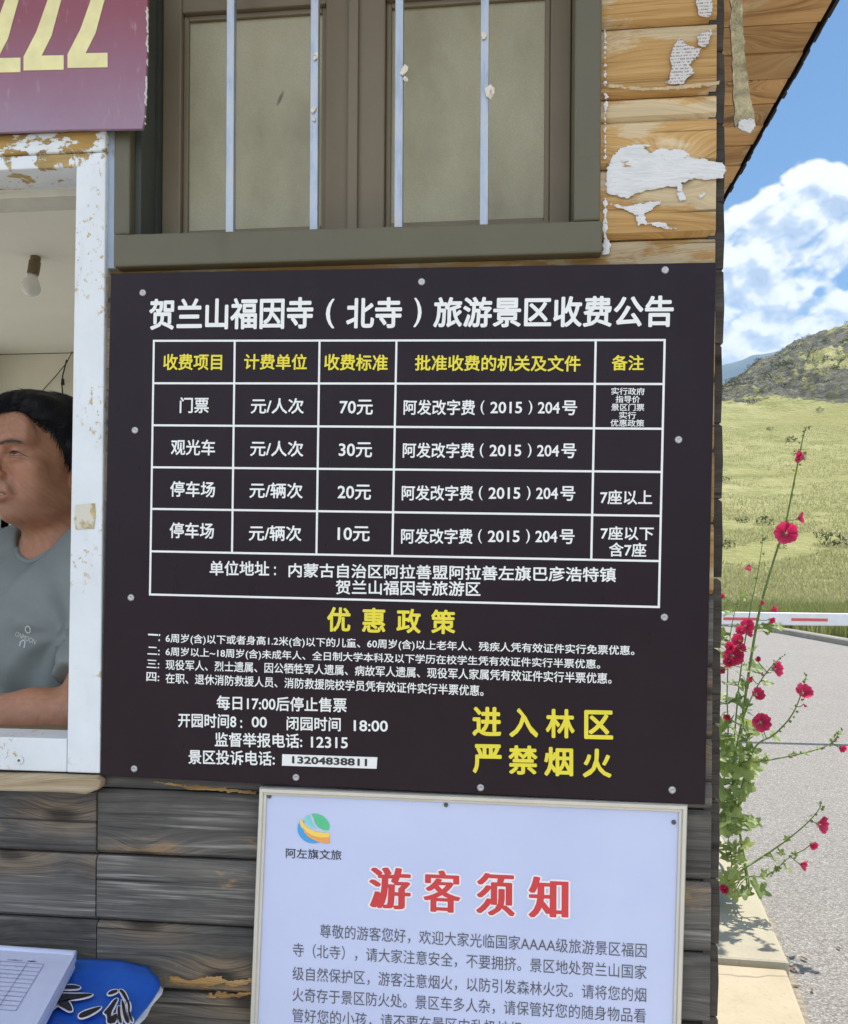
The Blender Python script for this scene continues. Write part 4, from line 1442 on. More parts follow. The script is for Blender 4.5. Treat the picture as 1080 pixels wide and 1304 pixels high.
tq, th = MB(), MB()
for s, c, y_, h in (('游', (470, 523), 1131, 52), ('客', (539, 587), 1135, 53), ('须', (606, 656), 1139, 54), ('知', (673, 724), 1143, 53)):
    song(tq, s, (c[0] + 2, y_ - 1), (c[1] - 2, y_ + 1.2), h, 0.0, YQ - .0004)
    song(th, s, (c[0] + 2, y_ - 1), (c[1] - 2, y_ + 1.2), h, .045, YQ)
th.build('title_outline', M_ink_halo, poster)
tq.build('title_lettering', M_ink_r, poster)
q = MB()
for s, L, R in (('尊敬的游客您好，欢迎大家光临国家AAAA级旅游景区福因', (407.5, 1185.5), (823.5, 1211)), ('寺（北寺），请大家注意安全，不要拥挤。景区地处贺兰山国家', (373, 1209.5), (823.5, 1238.5)),
                ('级自然保护区，游客注意烟火，以防引发森林火灾。请将您的烟', (372.5, 1239.5), (823, 1267.5)), ('火奇存于景区防火处。景区车多人杂，请保管好您的随身物品看', (372.5, 1266.5), (822.5, 1294)),
                ('管好您的小孩，请不要在景区内乱扔垃圾', (372, 1293), (666, 1311))):
    put_text(q, s, L, R, 18.5, YQ, .0)
q.build('body_lettering', M_ink_d, poster)
# emblem: three sweeping bands in a round outline
def emb(col, pts, name, k):
    q = MB(); q.add([(p[0], YQ - .0002 * k, p[1]) for p in [px2((379 + a * 41, 1036 + b_ * 38), YQ) for a, b_ in pts]], [tuple(range(len(pts)))])
    o = q.build(name, simple('emblem_' + name, col, .45, var=.05), poster)
    if o.data.polygons[0].normal.y > 0: o.data.flip_normals()


def arc(cx, cy, r, a0, a1, n=12, sx=1, sy=1):
    return [(cx + sx * r * math.cos(R_(a)), cy + sy * r * math.sin(R_(a))) for a in np.linspace(a0, a1, n)]


def crescent(r0, r1, a0, a1, cx0=.5, cy0=.5, cx1=.5, cy1=.5, n=18):
    return arc(cx0, cy0, r0, a0, a1, n) + arc(cx1, cy1, r1, a1, a0, n)


emb((.06, .36, .74), crescent(.50, .42, 205, 60, .5, .5, .60, .42), 'blue_band', 1)
emb((.90, .66, .12), [(.06, .28), (.13, .16), (.20, .34), (.34, .50), (.56, .60), (.80, .64), (1.0, .64), (.99, .80), (.72, .82), (.44, .74), (.22, .58), (.10, .42)], 'yellow_band', 2)
emb((.86, .36, .10), [(.16, .46), (.26, .60), (.46, .73), (.72, .80), (.99, .79), (1.0, 1.0), (.88, .99), (.60, .93), (.36, .80), (.22, .64)], 'orange_band', 3)
emb((.10, .55, .26), [(.42, .01)] + arc(.5, .5, .5, -92, -8, 14) + [(.97, .56), (.80, .55), (.64, .46), (.54, .32), (.50, .16)], 'green_band', 1)
emb((.20, .66, .62), [(.24, .10), (.36, .03), (.40, .20), (.47, .36), (.58, .49), (.44, .46), (.30, .34), (.22, .20)], 'teal_band', 2)
screws(poster, ((343, 1014), (568, 1025), (858, 1047)), YP + .0040, M_screw_d, .0026)

# ---- maroon banner with yellow numerals, standing off the wall
YN = -.030
ban = thing('number_sign', unproj(90, 60, YN), 'faded maroon sign board with large pale yellow numerals over the service window', 'sign')
q = MB()
bl = [(-.95, px2((0, 168.5), YN)[1] - .004), px2((0, 168.5), YN), px2((90, 165), YN), px2((181, 164), YN), px2((184, 150), YN), px2((187.5, 60), YN), px2((188, -60), YN)]
q.prism_y([(bl[0][0] - .5, bl[0][1] - .01)] + bl + [(bl[0][0] - .5, bl[-1][1])], YN, YN + .006)
q.build('panel', M_banner, ban, bevel=.001)
q = MB()
def twos(c, w_, yb, slope=-.02):
    """a bold condensed 2 with its foot at pixel row yb, c = right edge"""
    P2 = []
    h = 175
    o_ = [(0, 0), (1, 0), (1, .105), (.45, .105), (.70, .25), (.95, .52), (1.04, .70), (.98, .86), (.80, .97), (.52, 1.0), (.22, .96), (.06, .84), (.02, .70), (.24, .68), (.30, .82), (.50, .90), (.70, .84), (.76, .70), (.64, .54), (.32, .28), (.0, .10)]
    for a, b_ in o_:
        P2.append(px2((c - w_ + a * w_, yb + slope * (c + (a - 1) * w_ - 137) - b_ * h), YN - .0008))
    return P2
for c, yb in ((137, 85.5), (81, 87.5), (26, 89.5)):
    p2 = twos(c, 51 if c > 30 else 52, yb)
    q.prism_y(p2, YN - .0008, YN - .0001)
q.build('numerals', M_num, ban)
q = MB()
r = np.random.default_rng(44)
for y_ in np.arange(-44, 158, 2.2):       # worn white substrate along the torn edge, here and there
    wd = 6.5 * (float(fbm(np.array([y_ * .11]), np.array([.7]), 3, 2)[0]) - .46)
    xe_ = 187.6 - max(0, y_ - 60) * .028 + r.uniform(-.4, .8)
    if wd > .25:
        q.hexa([px2(p, YN - .0006) for p in ((xe_ - wd - r.uniform(0, .8), y_), (xe_ + .6, y_), (xe_ + .5, y_ + 2.1), (xe_ - wd, y_ + 2.1))], YN - .0006, YN + .0015)
q.build('flaked_edge', M_edge, ban)
for bx_ in (-.62, -1.1):
    q = MB(); q.box(bx_ - .02, bx_ + .02, YN + .0065, -.003, 2.215, 2.66); q.build('batten', M_back, ban)

# ================================================================== BULB AND WALL WIRE
u0, u1 = unproj(47, 306, 1.15), unproj(40, 378, 1.15)
bt = thing('light_bulb', (u0.x, 1.15, IZ1), 'bare frosted light bulb hanging on a short wire from the booth ceiling', 'light bulb')
q = MB()
cw = [Vector((u0.x + .004, 1.15, IZ1 + .004)), Vector((u0.x, 1.15, u0.z - .01)), unproj(48, 318, 1.15), unproj(45, 326, 1.15)]
q.tube(cw, .003, 6); q.build('wire', M_wire, bt, smooth=True)
s0, s1 = unproj(46, 325, 1.15), unproj(42, 349, 1.15)
ax = (s1 - s0).normalized()
q = MB(); q.tube([s0, s0.lerp(s1, .1), s0.lerp(s1, .3), s0.lerp(s1, .35), s1], [.008, .0145, .0145, .017, .0165], 16); q.build('socket', M_socket, bt, smooth=False)
q = MB()
Lb = (u1 - s1).length
q.tube([s1 + ax * (Lb * t_) for t_ in (0, .15, .3, .5, .68, .82, .93, 1.0)], [.013, .015, .021, .027, .0275, .023, .014, .002], 20)
q.build('bulb', M_bulb, bt, smooth=True)
q = MB()
w0 = [unproj(*p, 2.19) for p in ((85, 458), (80, 478), (79, 490), (80, 505), (74, 520))]
q.tube(w0, .0028, 6)
w1 = [unproj(*p, 2.195) for p in ((96, 440), (85, 462), (70, 480), (52, 500), (30, 520))]
q.tube(w1, .0018, 6)
c = unproj(80, 486, 2.188); q.tube([c + Vector((0, 0, .012)), c - Vector((0, 0, .014))], [.006, .008], 8)
tag(q.build('wall_wire', M_wire, smooth=True), 'thin loose black wires pinned to the back wall inside the booth', 'wire')

# ================================================================== SHELF, BANNER CLOTH AND LEDGER IN FRONT
ZS = .965
def G(px, py, z):
    d = _f * FOC + CR * (px - PX) - CU * (py - PY)
    t_ = (z - EYE[2]) / d[2]
    return (d[0] * t_, EYE[1] + d[1] * t_)
p_br = G(207, 1252, ZS); p_fr = G(165, 1304, ZS)
ed = (p_fr[0] - p_br[0]) / (p_fr[1] - p_br[1])
sh = thing('counter_shelf', (-1.2, -.2, ZS - .02), 'narrow board counter fixed to the booth wall below the service window', 'shelf')
q = MB()
xr = p_br[0] - .012
q.box(-1.85, xr, -.40, -.010, ZS - .026, ZS - .008, (.3, .3, .5)); q.build('board', M_back, sh, bevel=.002)
for bx_ in (-1.6, xr - .08):
    q = MB(); q.box(bx_, bx_ + .02, -.34, -.012, ZS - .046, ZS - .0265); q.box(bx_, bx_ + .02, -.032, -.012, ZS - .30, ZS - .0465)
    q.tube([(bx_ + .01, -.30, ZS - .047), (bx_ + .01, -.033, ZS - .27)], .007, 8)
    q.build('bracket', M_fascia, sh)
# blue printed banner lying on the shelf
def cloth_mat():
    m, t, b = new_mat('blue_banner_vinyl')
    p = t.pos(); x, y, zz = t.sep(p)
    n = t.noise(t.vec('MULTIPLY', p, (9, 9, 9)), 1.0, 4, .6)
    f = t.math('ADD', t.rng(x, -.80, -.60), t.math('MULTIPLY', t.math('SUBTRACT', n, .5), .45), clamp=True)   # deeper blue towards the right end
    t._set(b.inputs['Base Color'], t.ramp(f, (.0, (.09, .33, .62)), (.5, (.045, .21, .55)), (1.0, (.015, .10, .50))))
    b.inputs['Roughness'].default_value = .36
    t._set(b.inputs['Normal'], t.bump(t.noise(p, 16, 3), .25, .01))
    return m
M_cloth = cloth_mat()
M_back_w = simple('banner_back', (.62, .63, .64), .55)
cl = thing('banner_cloth', (-1.1, -.2, ZS), 'folded bright blue vinyl banner with black brush characters on the counter', 'banner')
nx_, ny_ = 110, 40
xs_ = np.linspace(-1.84, 1, nx_); 
uu, vv2 = np.meshgrid(np.linspace(0, 1, nx_), np.linspace(0, 1, ny_))
Yc = -.385 + vv2 * .376
xe = p_br[0] + ed * (Yc - p_br[1]) * .6 - .035 * smooth(Yc, -.06, -.012) ** 1.5
Xc = -1.84 + uu * (xe + 1.84)
Zc = ZS + .006 * (fbm(Xc * 9, Yc * 9, 3, 2) - .3) + .010 * smooth(Yc, -.10, -.015) * smooth(Xc, -1.0, -.72)
Zc -= .006 * smooth(uu, .965, 1.0)
top = np.stack([Xc, Yc, Zc], -1).reshape(-1, 3)
fc = grid_faces(ny_, nx_)
o = np_mesh('cloth', top, fc, M_cloth, cl)
sm_ = o.modifiers.new('thick', 'SOLIDIFY'); sm_.thickness = .004; sm_.offset = -1
q = MB()
e = [(xe[i, -1] + .0005, Yc[i, -1], Zc[i, -1]) for i in range(ny_)]
q.add([(x - .004, y_, z_ - .0043) for x, y_, z_ in e] + [(x + .004 * math.sin(i * .5) ** 2 - .0005, y_, z_ - .010) for i, (x, y_, z_) in enumerate(e)],
      [(i, i + 1, i + 1 + ny_, i + ny_) for i in range(ny_ - 1)])
q.build('hem', M_back_w, cl)
def chaikin(p, it=2):
    for _ in range(it):
        p = [x for a, b_ in zip(p, p[1:] + p[:1]) for x in ((a[0] * .75 + b_[0] * .25, a[1] * .75 + b_[1] * .25), (a[0] * .25 + b_[0] * .75, a[1] * .25 + b_[1] * .75))]
    return p
def stroke(mb, pts, dz):
    pts = chaikin([tuple(map(float, p)) for p in pts])
    v = []
    for (x, y_) in pts:
        gx, gy = G(x, y_, ZS + .008)
        v.append((gx, gy, ZS + .0085 + dz))
    cx = sum(p[0] for p in v) / len(v); cy = sum(p[1] for p in v) / len(v)
    mb.add(v + [(cx, cy, v[0][2])], [(i, (i + 1) % len(v), len(v)) for i in range(len(v))])
def fat(pts, k=1.9):
    n = len(pts); out = []
    A_ = sum(pts[i][0] * pts[(i + 1) % n][1] - pts[(i + 1) % n][0] * pts[i][1] for i in range(n))
    sg = 1 if A_ > 0 else -1
    for i in range(n):
        a, b_, c = np.array(pts[i - 1], float), np.array(pts[i], float), np.array(pts[(i + 1) % n], float)
        n1 = np.array([(b_ - a)[1], -(b_ - a)[0]]); n2 = np.array([(c - b_)[1], -(c - b_)[0]])
        n_ = n1 / (np.linalg.norm(n1) + 1e-6) + n2 / (np.linalg.norm(n2) + 1e-6); n_ /= (np.linalg.norm(n_) + 1e-6)
        out.append(tuple(b_ + sg * n_ * k))
    return out
ST = [[(71, 1258), (78, 1256), (92, 1255), (103, 1257), (101, 1260), (88, 1260.5), (74, 1260)],
      [(62, 1269), (75, 1266), (98, 1266.5), (119, 1266), (116, 1269), (100, 1273), (80, 1273.5), (66, 1287), (54, 1292), (40, 1294), (52, 1288), (62, 1280)],
      [(74, 1281), (80, 1276), (86, 1275), (90, 1280), (93, 1288), (88, 1289), (80, 1284)],
      [(100, 1294), (104, 1290), (118, 1285), (130, 1282), (127, 1286), (116, 1293), (106, 1297), (101, 1297)],
      [(137, 1266), (142, 1262), (150, 1261), (150, 1264), (143, 1267), (138, 1268)],
      [(151, 1261), (156, 1261), (161, 1268), (164, 1276), (160, 1275), (156, 1268)],
      [(131, 1291), (138, 1284), (146, 1273), (151, 1272), (146, 1282), (141, 1291), (142, 1304), (136, 1304), (137, 1293)],
      [(149, 1283), (153, 1281), (153, 1292), (156, 1304), (151, 1304)],
      [(154, 1272), (159, 1279), (160, 1290), (166, 1304), (160, 1304), (156, 1290)],
      [(161, 1273), (165, 1277), (166, 1285), (164, 1292), (170, 1300), (168, 1304), (163, 1292), (163, 1281)],
      [(142, 1296), (148, 1290), (149, 1299), (146, 1304), (141, 1304)]]
qa, qb = MB(), MB()
for s in ST:
    stroke(qa, fat(s, 2.0), 0); stroke(qb, s, .0008)
for m_ in (qa, qb):
    # strokes follow the front-facing winding
    for i, f_ in enumerate(m_.f):
        a, b_, c = (Vector(m_.v[k]) for k in f_)
        if (b_ - a).cross(c - a).z < 0: m_.f[i] = f_[::-1]
qa.build('lettering_outline', M_ink_halo, cl)
qb.build('lettering', M_ink_k, cl)

# ledger: a pad of ruled forms
ld = thing('ledger', (-1.0, -.2, ZS + .01), 'pad of white ruled forms lying on the blue banner', 'ledger')
ZL = ZS + .034
a0, a1 = Vector(G(96, 1212, ZL)), Vector(G(46, 1304, ZL))
lv = (a1 - a0).normalized(); lw_ = (Vector(G(0, 1210, ZL)) - a0).normalized()
lw_ = Vector((-1, .02)).normalized()
def LP(u_, v_): p = a0 + lw_ * u_ + lv * v_; return (p.x, p.y)
q = MB()
M_paper = simple('ledger_paper', (.62, .66, .86), .6, var=.03)
# stacked pages: slightly fanned
for k in range(7):
    j = random.uniform(-.0015, .0015); j2 = random.uniform(-.001, .002)
    p4 = [LP(.40, j2), LP(.40, .29), LP(j, .29 + j), LP(j, j2)]
    z0 = ZL - .0225 + k * .0032
    q.prism_z([Vector(p) for p in p4], z0, z0 + .0031)
q.build('pages', M_paper, ld)
q = MB()                                  # rolled bound edge along the back
e0, e1 = LP(.40, .004), LP(.0, .004)
q.tube([(e0[0], e0[1], ZL - .004), (e1[0], e1[1], ZL - .004)], .0072, 12)
q.build('binding', M_paper, ld, smooth=True)
q = MB()
M_rule = simple('form_lines', (.36, .38, .52), .6)
def ll(u0, v0, u1, v1, w_=.0006):
    a, b_ = Vector(LP(u0, v0)), Vector(LP(u1, v1)); d = (b_ - a).normalized(); n = Vector((-d.y, d.x)) * w_
    vs = [(*(a + n), ZL + .0006), (*(a - n), ZL + .0006), (*(b_ - n), ZL + .0006), (*(b_ + n), ZL + .0006)]
    q.add(vs, [(0, 1, 2, 3)])
for k in range(12): ll(.035, .045 + k * .0115, .38, .045 + k * .0115)
for u_ in (.035, .06, .10, .17, .26, .38): ll(u_, .045, u_, .045 + 11 * .0115)
for k in range(14):
    u0 = .036 + random.uniform(0, .05)
    ll(u0, .039, u0 + .012, .039, .0011) if k < 4 else ll(.12 + .012 * k, .0505 + .023 * (k % 3), .126 + .012 * k, .0505 + .023 * (k % 3), .0012)
for i, f_ in enumerate(q.f):
    a, b_, c = (Vector(q.v[k]) for k in f_[:3])
    if (b_ - a).cross(c - a).z < 0: q.f[i] = f_[::-1]
q.build('ruling', M_rule, ld)

# ================================================================== MAN BEHIND THE WINDOW
class SDF:
    """smooth union of rounded shapes sampled on a rectilinear grid, meshed with surface nets"""
    def __init__(s, gx, gy, gz):
        s.g = (np.asarray(gx, np.float32), np.asarray(gy, np.float32), np.asarray(gz, np.float32))
        s.F = np.full((len(gx), len(gy), len(gz)), 1.0, np.float32)

    def _sub(s, lo, hi):
        sl = tuple(slice(max(0, int(np.searchsorted(g, a)) - 1), int(np.searchsorted(g, b)) + 1) for g, a, b in zip(s.g, lo, hi))
        if any(q.stop - q.start < 1 for q in sl): return None, None
        return sl, np.meshgrid(*[g[q] for g, q in zip(s.g, sl)], indexing='ij')

    def _apply(s, sl, d, k, op):
        f = s.F[sl]
        if op == 'u':
            h = np.clip(.5 + .5 * (f - d) / k, 0, 1); r = f * (1 - h) + d * h - k * h * (1 - h)
        else:                                   # smooth subtraction
            h = np.clip(.5 - .5 * (f + d) / k, 0, 1); r = f * (1 - h) - d * h + k * h * (1 - h)
        s.F[sl] = r

    def ell(s, c, r, k=.02, op='u', rot=None):
        c, r = np.array(c, float), np.array(r, float)
        m = max(r) + .07
        sl, P = s._sub(c - m, c + m)
        if sl is None: return
        p = [P[i] - c[i] for i in range(3)]
        if rot is not None:
            R3 = np.array(rot.to_3x3().transposed())
            p = [R3[i, 0] * p[0] + R3[i, 1] * p[1] + R3[i, 2] * p[2] for i in range(3)]
        k0 = np.sqrt(sum((p[i] / r[i]) ** 2 for i in range(3)))
        k1 = np.sqrt(sum((p[i] / r[i] ** 2) ** 2 for i in range(3))) + 1e-6
        s._apply(sl, k0 * (k0 - 1) / k1, k, op)

    def cone(s, a, b, r1, r2, k=.02, op='u', sq=None):
        a, b = np.array(a, float), np.array(b, float)
        m = max(r1, r2) * 1.3 + .07
        sl, P = s._sub(np.minimum(a, b) - m, np.maximum(a, b) + m)
        if sl is None: return
        ab = b - a; L2 = ab @ ab + 1e-9
        p = [P[i] - a[i] for i in range(3)]
        t = np.clip(sum(p[i] * ab[i] for i in range(3)) / L2, 0, 1)
        d = np.sqrt(sum((p[i] - ab[i] * t) ** 2 for i in range(3))) - (r1 + (r2 - r1) * t)
        s._apply(sl, d, k, op)

    def cut(s, d_fn):
        P = np.meshgrid(*s.g, indexing='ij')
        s.F = np.maximum(s.F, d_fn(*P)).astype(np.float32)

    def mesh(s):
        F = s.F; S = F < 0
        gx, gy, gz = s.g
        nx, ny, nz = F.shape
        cnt = np.zeros((nx - 1, ny - 1, nz - 1), np.int8)
        for i in (0, 1):
            for j in (0, 1):
                for k in (0, 1):
                    cnt += S[i:nx - 1 + i, j:ny - 1 + j, k:nz - 1 + k]
        act = np.argwhere((cnt > 0) & (cnt < 8))
        idx = np.full(cnt.shape, -1, np.int64); idx[tuple(act.T)] = np.arange(len(act))
        acc = np.zeros((len(act), 3)); n = np.zeros(len(act))
        co = [(i, j, k) for i in (0, 1) for j in (0, 1) for k in (0, 1)]
        for a in co:
            for b in co:
                if sum(abs(a[q] - b[q]) for q in range(3)) == 1 and a < b:
                    A_, B_ = act + a, act + b
                    fa, fb = F[tuple(A_.T)], F[tuple(B_.T)]
                    m = (fa < 0) != (fb < 0)
                    t = np.where(m, fa / (fa - fb + 1e-12), 0)
                    pa = np.stack([gx[A_[:, 0]], gy[A_[:, 1]], gz[A_[:, 2]]], 1); pb = np.stack([gx[B_[:, 0]], gy[B_[:, 1]], gz[B_[:, 2]]], 1)
                    acc[m] += (pa + (pb - pa) * t[:, None])[m]; n[m] += 1
        V = acc / n[:, None]
        Q = []
        for ax in range(3):
            o1, o2 = [q for q in range(3) if q != ax]
            sl0 = [slice(None)] * 3; sl1 = [slice(None)] * 3
            sl0[ax] = slice(0, -1); sl1[ax] = slice(1, None)
            s0, s1 = S[tuple(sl0)], S[tuple(sl1)]
            e = np.argwhere(s0 != s1)
            e = e[(e[:, o1] > 0) & (e[:, o2] > 0) & (e[:, o1] < F.shape[o1] - 1) & (e[:, o2] < F.shape[o2] - 1)]
            fl = s0[tuple(e.T)]
            def cell(d1, d2):
                c = e.copy(); c[:, o1] -= d1; c[:, o2] -= d2
                return idx[tuple(c.T)]
            q = np.stack([cell(1, 1), cell(0, 1), cell(0, 0), cell(1, 0)], 1)
            if ax == 1: fl = ~fl
            q[~fl] = q[~fl][:, ::-1]
            Q.append(q)
        Q = np.concatenate(Q)
        return V, Q[(Q >= 0).all(1)]


def axis_grid(lo, hi, step, fine=None, fstep=None):
    if fine is None: return np.arange(lo, hi, step)
    return np.concatenate([np.arange(lo, fine[0], step), np.arange(fine[0], fine[1], fstep), np.arange(fine[1], hi, step)])


def smooth_mesh(V, Q, it=2, lam=.5):
    e = np.concatenate([Q[:, [0, 1]], Q[:, [1, 2]], Q[:, [2, 3]], Q[:, [3, 0]]])
    for _ in range(it):
        acc = np.zeros_like(V); n = np.zeros(len(V))
        np.add.at(acc, e[:, 0], V[e[:, 1]]); np.add.at(acc, e[:, 1], V[e[:, 0]])
        np.add.at(n, e[:, 0], 1); np.add.at(n, e[:, 1], 1)
        V = V + lam * (acc / n[:, None] - V)
    return V


# body frame: he faces -Y (his left is +X); the whole figure is then turned towards the left of the window
TURN = R_(-20)
FLOOR = .115
mc = unproj(61, 640, .385)
MX, MY = mc.x, mc.y
eye_z = unproj(30, 578, .30).z
cs_, sn_ = math.cos(TURN), math.sin(TURN)
def to_local(p): dx, dy = p[0] - MX, p[1] - MY; return np.array([cs_ * dx + sn_ * dy, -sn_ * dx + cs_ * dy, p[2] - FLOOR])
def to_world(V): return np.stack([MX + cs_ * V[:, 0] - sn_ * V[:, 1], MY + sn_ * V[:, 0] + cs_ * V[:, 1], FLOOR + V[:, 2]], 1)

HS = 1.0
EZ = eye_z - FLOOR                       # eye height above the booth floor
def hp(x, y, z): return (x, y + HOFF, EZ + z)      # head point relative to the eye line
HOFF = -.012
# left arm rests along the ledge of the window
ELB = to_local(unproj(106, 905, .15)); ELB[2] = to_local(unproj(100, 908, .15))[2]
WRI = to_local(unproj(-95, 915, .125)); HND = WRI - ELB; HND /= np.linalg.norm(HND)
SH_L = np.array([.188, .015, EZ - .215]); SH_R = np.array([-.188, .015, EZ - .215])
ELB_R = np.array([-.25, -.03, EZ - .50]); WRI_R = np.array([-.20, -.24, EZ - .545])
HND_R = WRI_R - ELB_R; HND_R /= np.linalg.norm(HND_R)
HIP = EZ - .74


def head(S):
    S.ell(hp(0, .020, .030), (.0765, .096, .088), .02)           # cranium
    S.ell(hp(0, -.030, -.020), (.066, .066, .085), .03)          # face mass
    S.ell(hp(0, -.022, -.078), (.058, .058, .036), .03)          # jaw
    S.ell(hp(0, -.070, -.104), (.024, .020, .018), .02)          # chin
    for sx in (-1, 1):
        S.ell(hp(sx * .044, -.062, -.028), (.026, .022, .022), .022)      # cheekbones
        S.ell(hp(sx * .040, -.052, -.070), (.026, .026, .026), .03)       # cheeks
        S.cone(hp(sx * .014, -.090, .022), hp(sx * .046, -.076, .024), .012, .011, .02)   # brow ridge
        S.ell(hp(sx * .052, -.006, -.088), (.018, .032, .016), .025)      # jaw corner
        S.ell(hp(sx * .031, -.094, -.001), (.018, .012, .010), .012, 's') # eye socket
        S.ell(hp(sx * .0315, -.0755, .000), (.0165, .0150, .0125), .006)    # lids
        S.ell(hp(sx * .0315, -.0880, -.0135), (.016, .006, .004), .008)     # bag below the eye
        # ear
        S.ell(hp(sx * .0785, .022, -.012), (.009, .021, .033), .008, rot=Matrix.Rotation(sx * R_(-22), 4, 'Z'))
        S.ell(hp(sx * .0765, .014, -.044), (.007, .010, .011), .008)
        S.ell(hp(sx * .0885, .019, -.008), (.0055, .0115, .019), .004, 's')
        S.ell(hp(sx * .0125, -.1045, -.043), (.0095, .0105, .0085), .007)  # nostril wings
    S.ell(hp(0, -.078, .050), (.055, .016, .032), .03)           # forehead
    S.cone(hp(0, -.094, .004), hp(0, -.1135, -.034), .0085, .0115, .012)   # bridge of the nose
    S.ell(hp(0, -.1165, -.038), (.0125, .0110, .0100), .009)     # tip
    for sx in (-1, 1): S.ell(hp(sx * .0070, -.1120, -.0500), (.0042, .0060, .0040), .003, 's')   # nostrils
    S.ell(hp(0, -.090, -.068), (.030, .017, .020), .018)         # muzzle
    S.cone(hp(-.020, -.0955, -.0715), hp(.020, -.0955, -.0715), .0058, .0058, .006)   # upper lip
    S.ell(hp(0, -.1015, -.0700), (.012, .005, .0055), .006)
    S.ell(hp(0, -.0985, -.0835), (.018, .008, .0065), .006)      # lower lip
    S.ell(hp(.004, -.1035, -.0775), (.0215, .012, .0022), .003, 's')   # parted mouth
    for sx in (-1, 1):
        S.cone(hp(sx * .024, -.102, -.046), hp(sx * .037, -.089, -.078), .0026, .0030, .007, 's')   # nose-to-mouth fold
        S.ell(hp(sx * .0315, -.0925, -.0015), (.0150, .0068, .0014), .0015, 's')   # the slit of a narrowed eye
    S.cone((0, .028, EZ - .075), (0, .036, EZ - .20), .062, .068, .035)    # neck
    S.ell(hp(0, -.024, -.108), (.050, .050, .026), .03)          # soft flesh under the jaw
    S.cone((0, -.020, EZ - .13), (0, -.005, EZ - .19), .016, .016, .03)    # throat
    for sx in (-1, 1): S.cone((sx * .045, .03, EZ - .09), (sx * .018, -.030, EZ - .215), .014, .012, .03)


def hand(S, w, d, up, side):
    """palm, four bent fingers of unequal length and a thumb"""
    d = np.array(d); up = np.array(up, float); up -= d * (up @ d); up /= np.linalg.norm(up)
    lat = np.cross(d, up) * side
    c = w + d * .05
    for o in (-.026, -.009, .009, .026): S.cone(w + lat * o * .7 + d * .012, w + lat * o + d * .085, .0135, .0105, .012)
    for o, L in ((-.030, .068), (-.010, .080), (.010, .076), (.029, .058)):
        b = w + lat * o + d * .088
        m1 = b + d * L * .45 + lat * o * .08 - up * .006
        m2 = m1 + (d * .85 - up * .52) * L * .32
        e = m2 + (d * .6 - up * .8) * L * .25
        S.cone(b, m1, .0092, .0084, .005); S.cone(m1, m2, .0084, .0078, .004); S.cone(m2, e, .0078, .0066, .004)
    b = w - lat * .026 + d * .022
    m1 = b - lat * .022 + d * .035 - up * .006
    S.cone(b, m1, .014, .0105, .01); S.cone(m1, m1 + d * .030 - lat * .006 - up * .004, .0102, .0078, .005)


def arm(S, sh_, el, wr, k=.03):
    S.cone(sh_, el, .050, .041, k)
    mid = el + (wr - el) * .3
    S.cone(el, mid, .040, .042, .02); S.cone(mid, wr, .042, .027, .02)


def torso(S, g=0.0, k=.05):
    for sx in (-1, 1):
        S.ell((sx * .085, -.010, EZ - .34), (.105 + g, .105 + g, .135 + g), k)
        S.ell((sx * .150, .012, EZ - .235), (.075 + g, .068 + g, .060 + g), k)
        S.cone((sx * .03, .045, EZ - .165), (sx * .165, .02, EZ - .205), .042 + g, .050 + g, k)
    S.ell((0, .005, EZ - .42), (.165 + g, .118 + g, .20 + g), k)
    S.ell((0, -.010, EZ - .60), (.158 + g, .120 + g, .16 + g), k)
    S.ell((0, .01, HIP + .02), (.165 + g, .115 + g, .11 + g), k)


gx = axis_grid(-.42, .42, .0075, (-.10, .10), .0021)
gy = axis_grid(-.46, .24, .0075, (-.145, .13), .0021)
gz = axis_grid(-.01, EZ + .15, .0085, (EZ - .15, EZ + .13), .0021)
S = SDF(gx, gy, gz)
torso(S)
head(S)
for sx, a in ((1, (SH_L, ELB, WRI)), (-1, (SH_R, ELB_R, WRI_R))): arm(S, *a)
hand(S, WRI, HND, (0, 0, 1), 1); hand(S, WRI_R, HND_R, (0, 0, 1), -1)
for sx in (-1, 1):
    S.cone((sx * .09, .01, HIP), (sx * .10, -.01, HIP * .53), .082, .056, .04)
    S.cone((sx * .10, -.01, HIP * .53), (sx * .105, .03, .09), .056, .038, .02)
    S.cone((sx * .105, .03, .045), (sx * .115, -.11, .03), .036, .028, .02)
V, Q = S.mesh()
V = smooth_mesh(V, Q, 1, .4)
rel = V - np.array([0, HOFF, EZ])
skin = np.array([.37, .175, .105])
C = np.tile(skin, (len(V), 1))
nz_ = fbm(rel[:, 0] * 60 + rel[:, 2] * 35, rel[:, 1] * 60, 4, 3)[:, None]
C *= .88 + .24 * nz_
C *= .80 + .40 * fbm(rel[:, 0] * 190 + rel[:, 2] * 110, rel[:, 2] * 190 + rel[:, 1] * 140, 3, 13)[:, None]
C *= 1 + .16 * (fbm(rel[:, 0] * 28 + 4, rel[:, 2] * 28 + rel[:, 1] * 20, 3, 17)[:, None] - .5) * np.array([.6, 1.2, 1.3])
def blob(c, r, col, amt):
    global C
    d = ((rel - np.array(c)) / np.array(r)); w_ = (np.exp(-(d ** 2).sum(1)) * amt)[:, None]
    C = C * (1 - w_) + np.array(col) * w_
for sx in (-1, 1):
    blob((sx * .042, -.085, -.035), (.022, .03, .020), (.46, .19, .12), .6)       # ruddy cheek
    blob((sx * .030, -.088, .0185), (.020, .02, .0050), (.035, .025, .02), .9)        # brow hairs
    blob((sx * .0315, -.093, .0008), (.0150, .012, .0020), (.03, .02, .016), 1.0)         # lashes
    blob((sx * .082, .02, -.01), (.015, .03, .04), (.42, .18, .11), .5)
blob((0, -.12, -.04), (.018, .02, .016), (.48, .19, .12), .6)
blob((0, -.105, -.060), (.028, .02, .008), (.20, .14, .11), .55)                   # shadow of a moustache
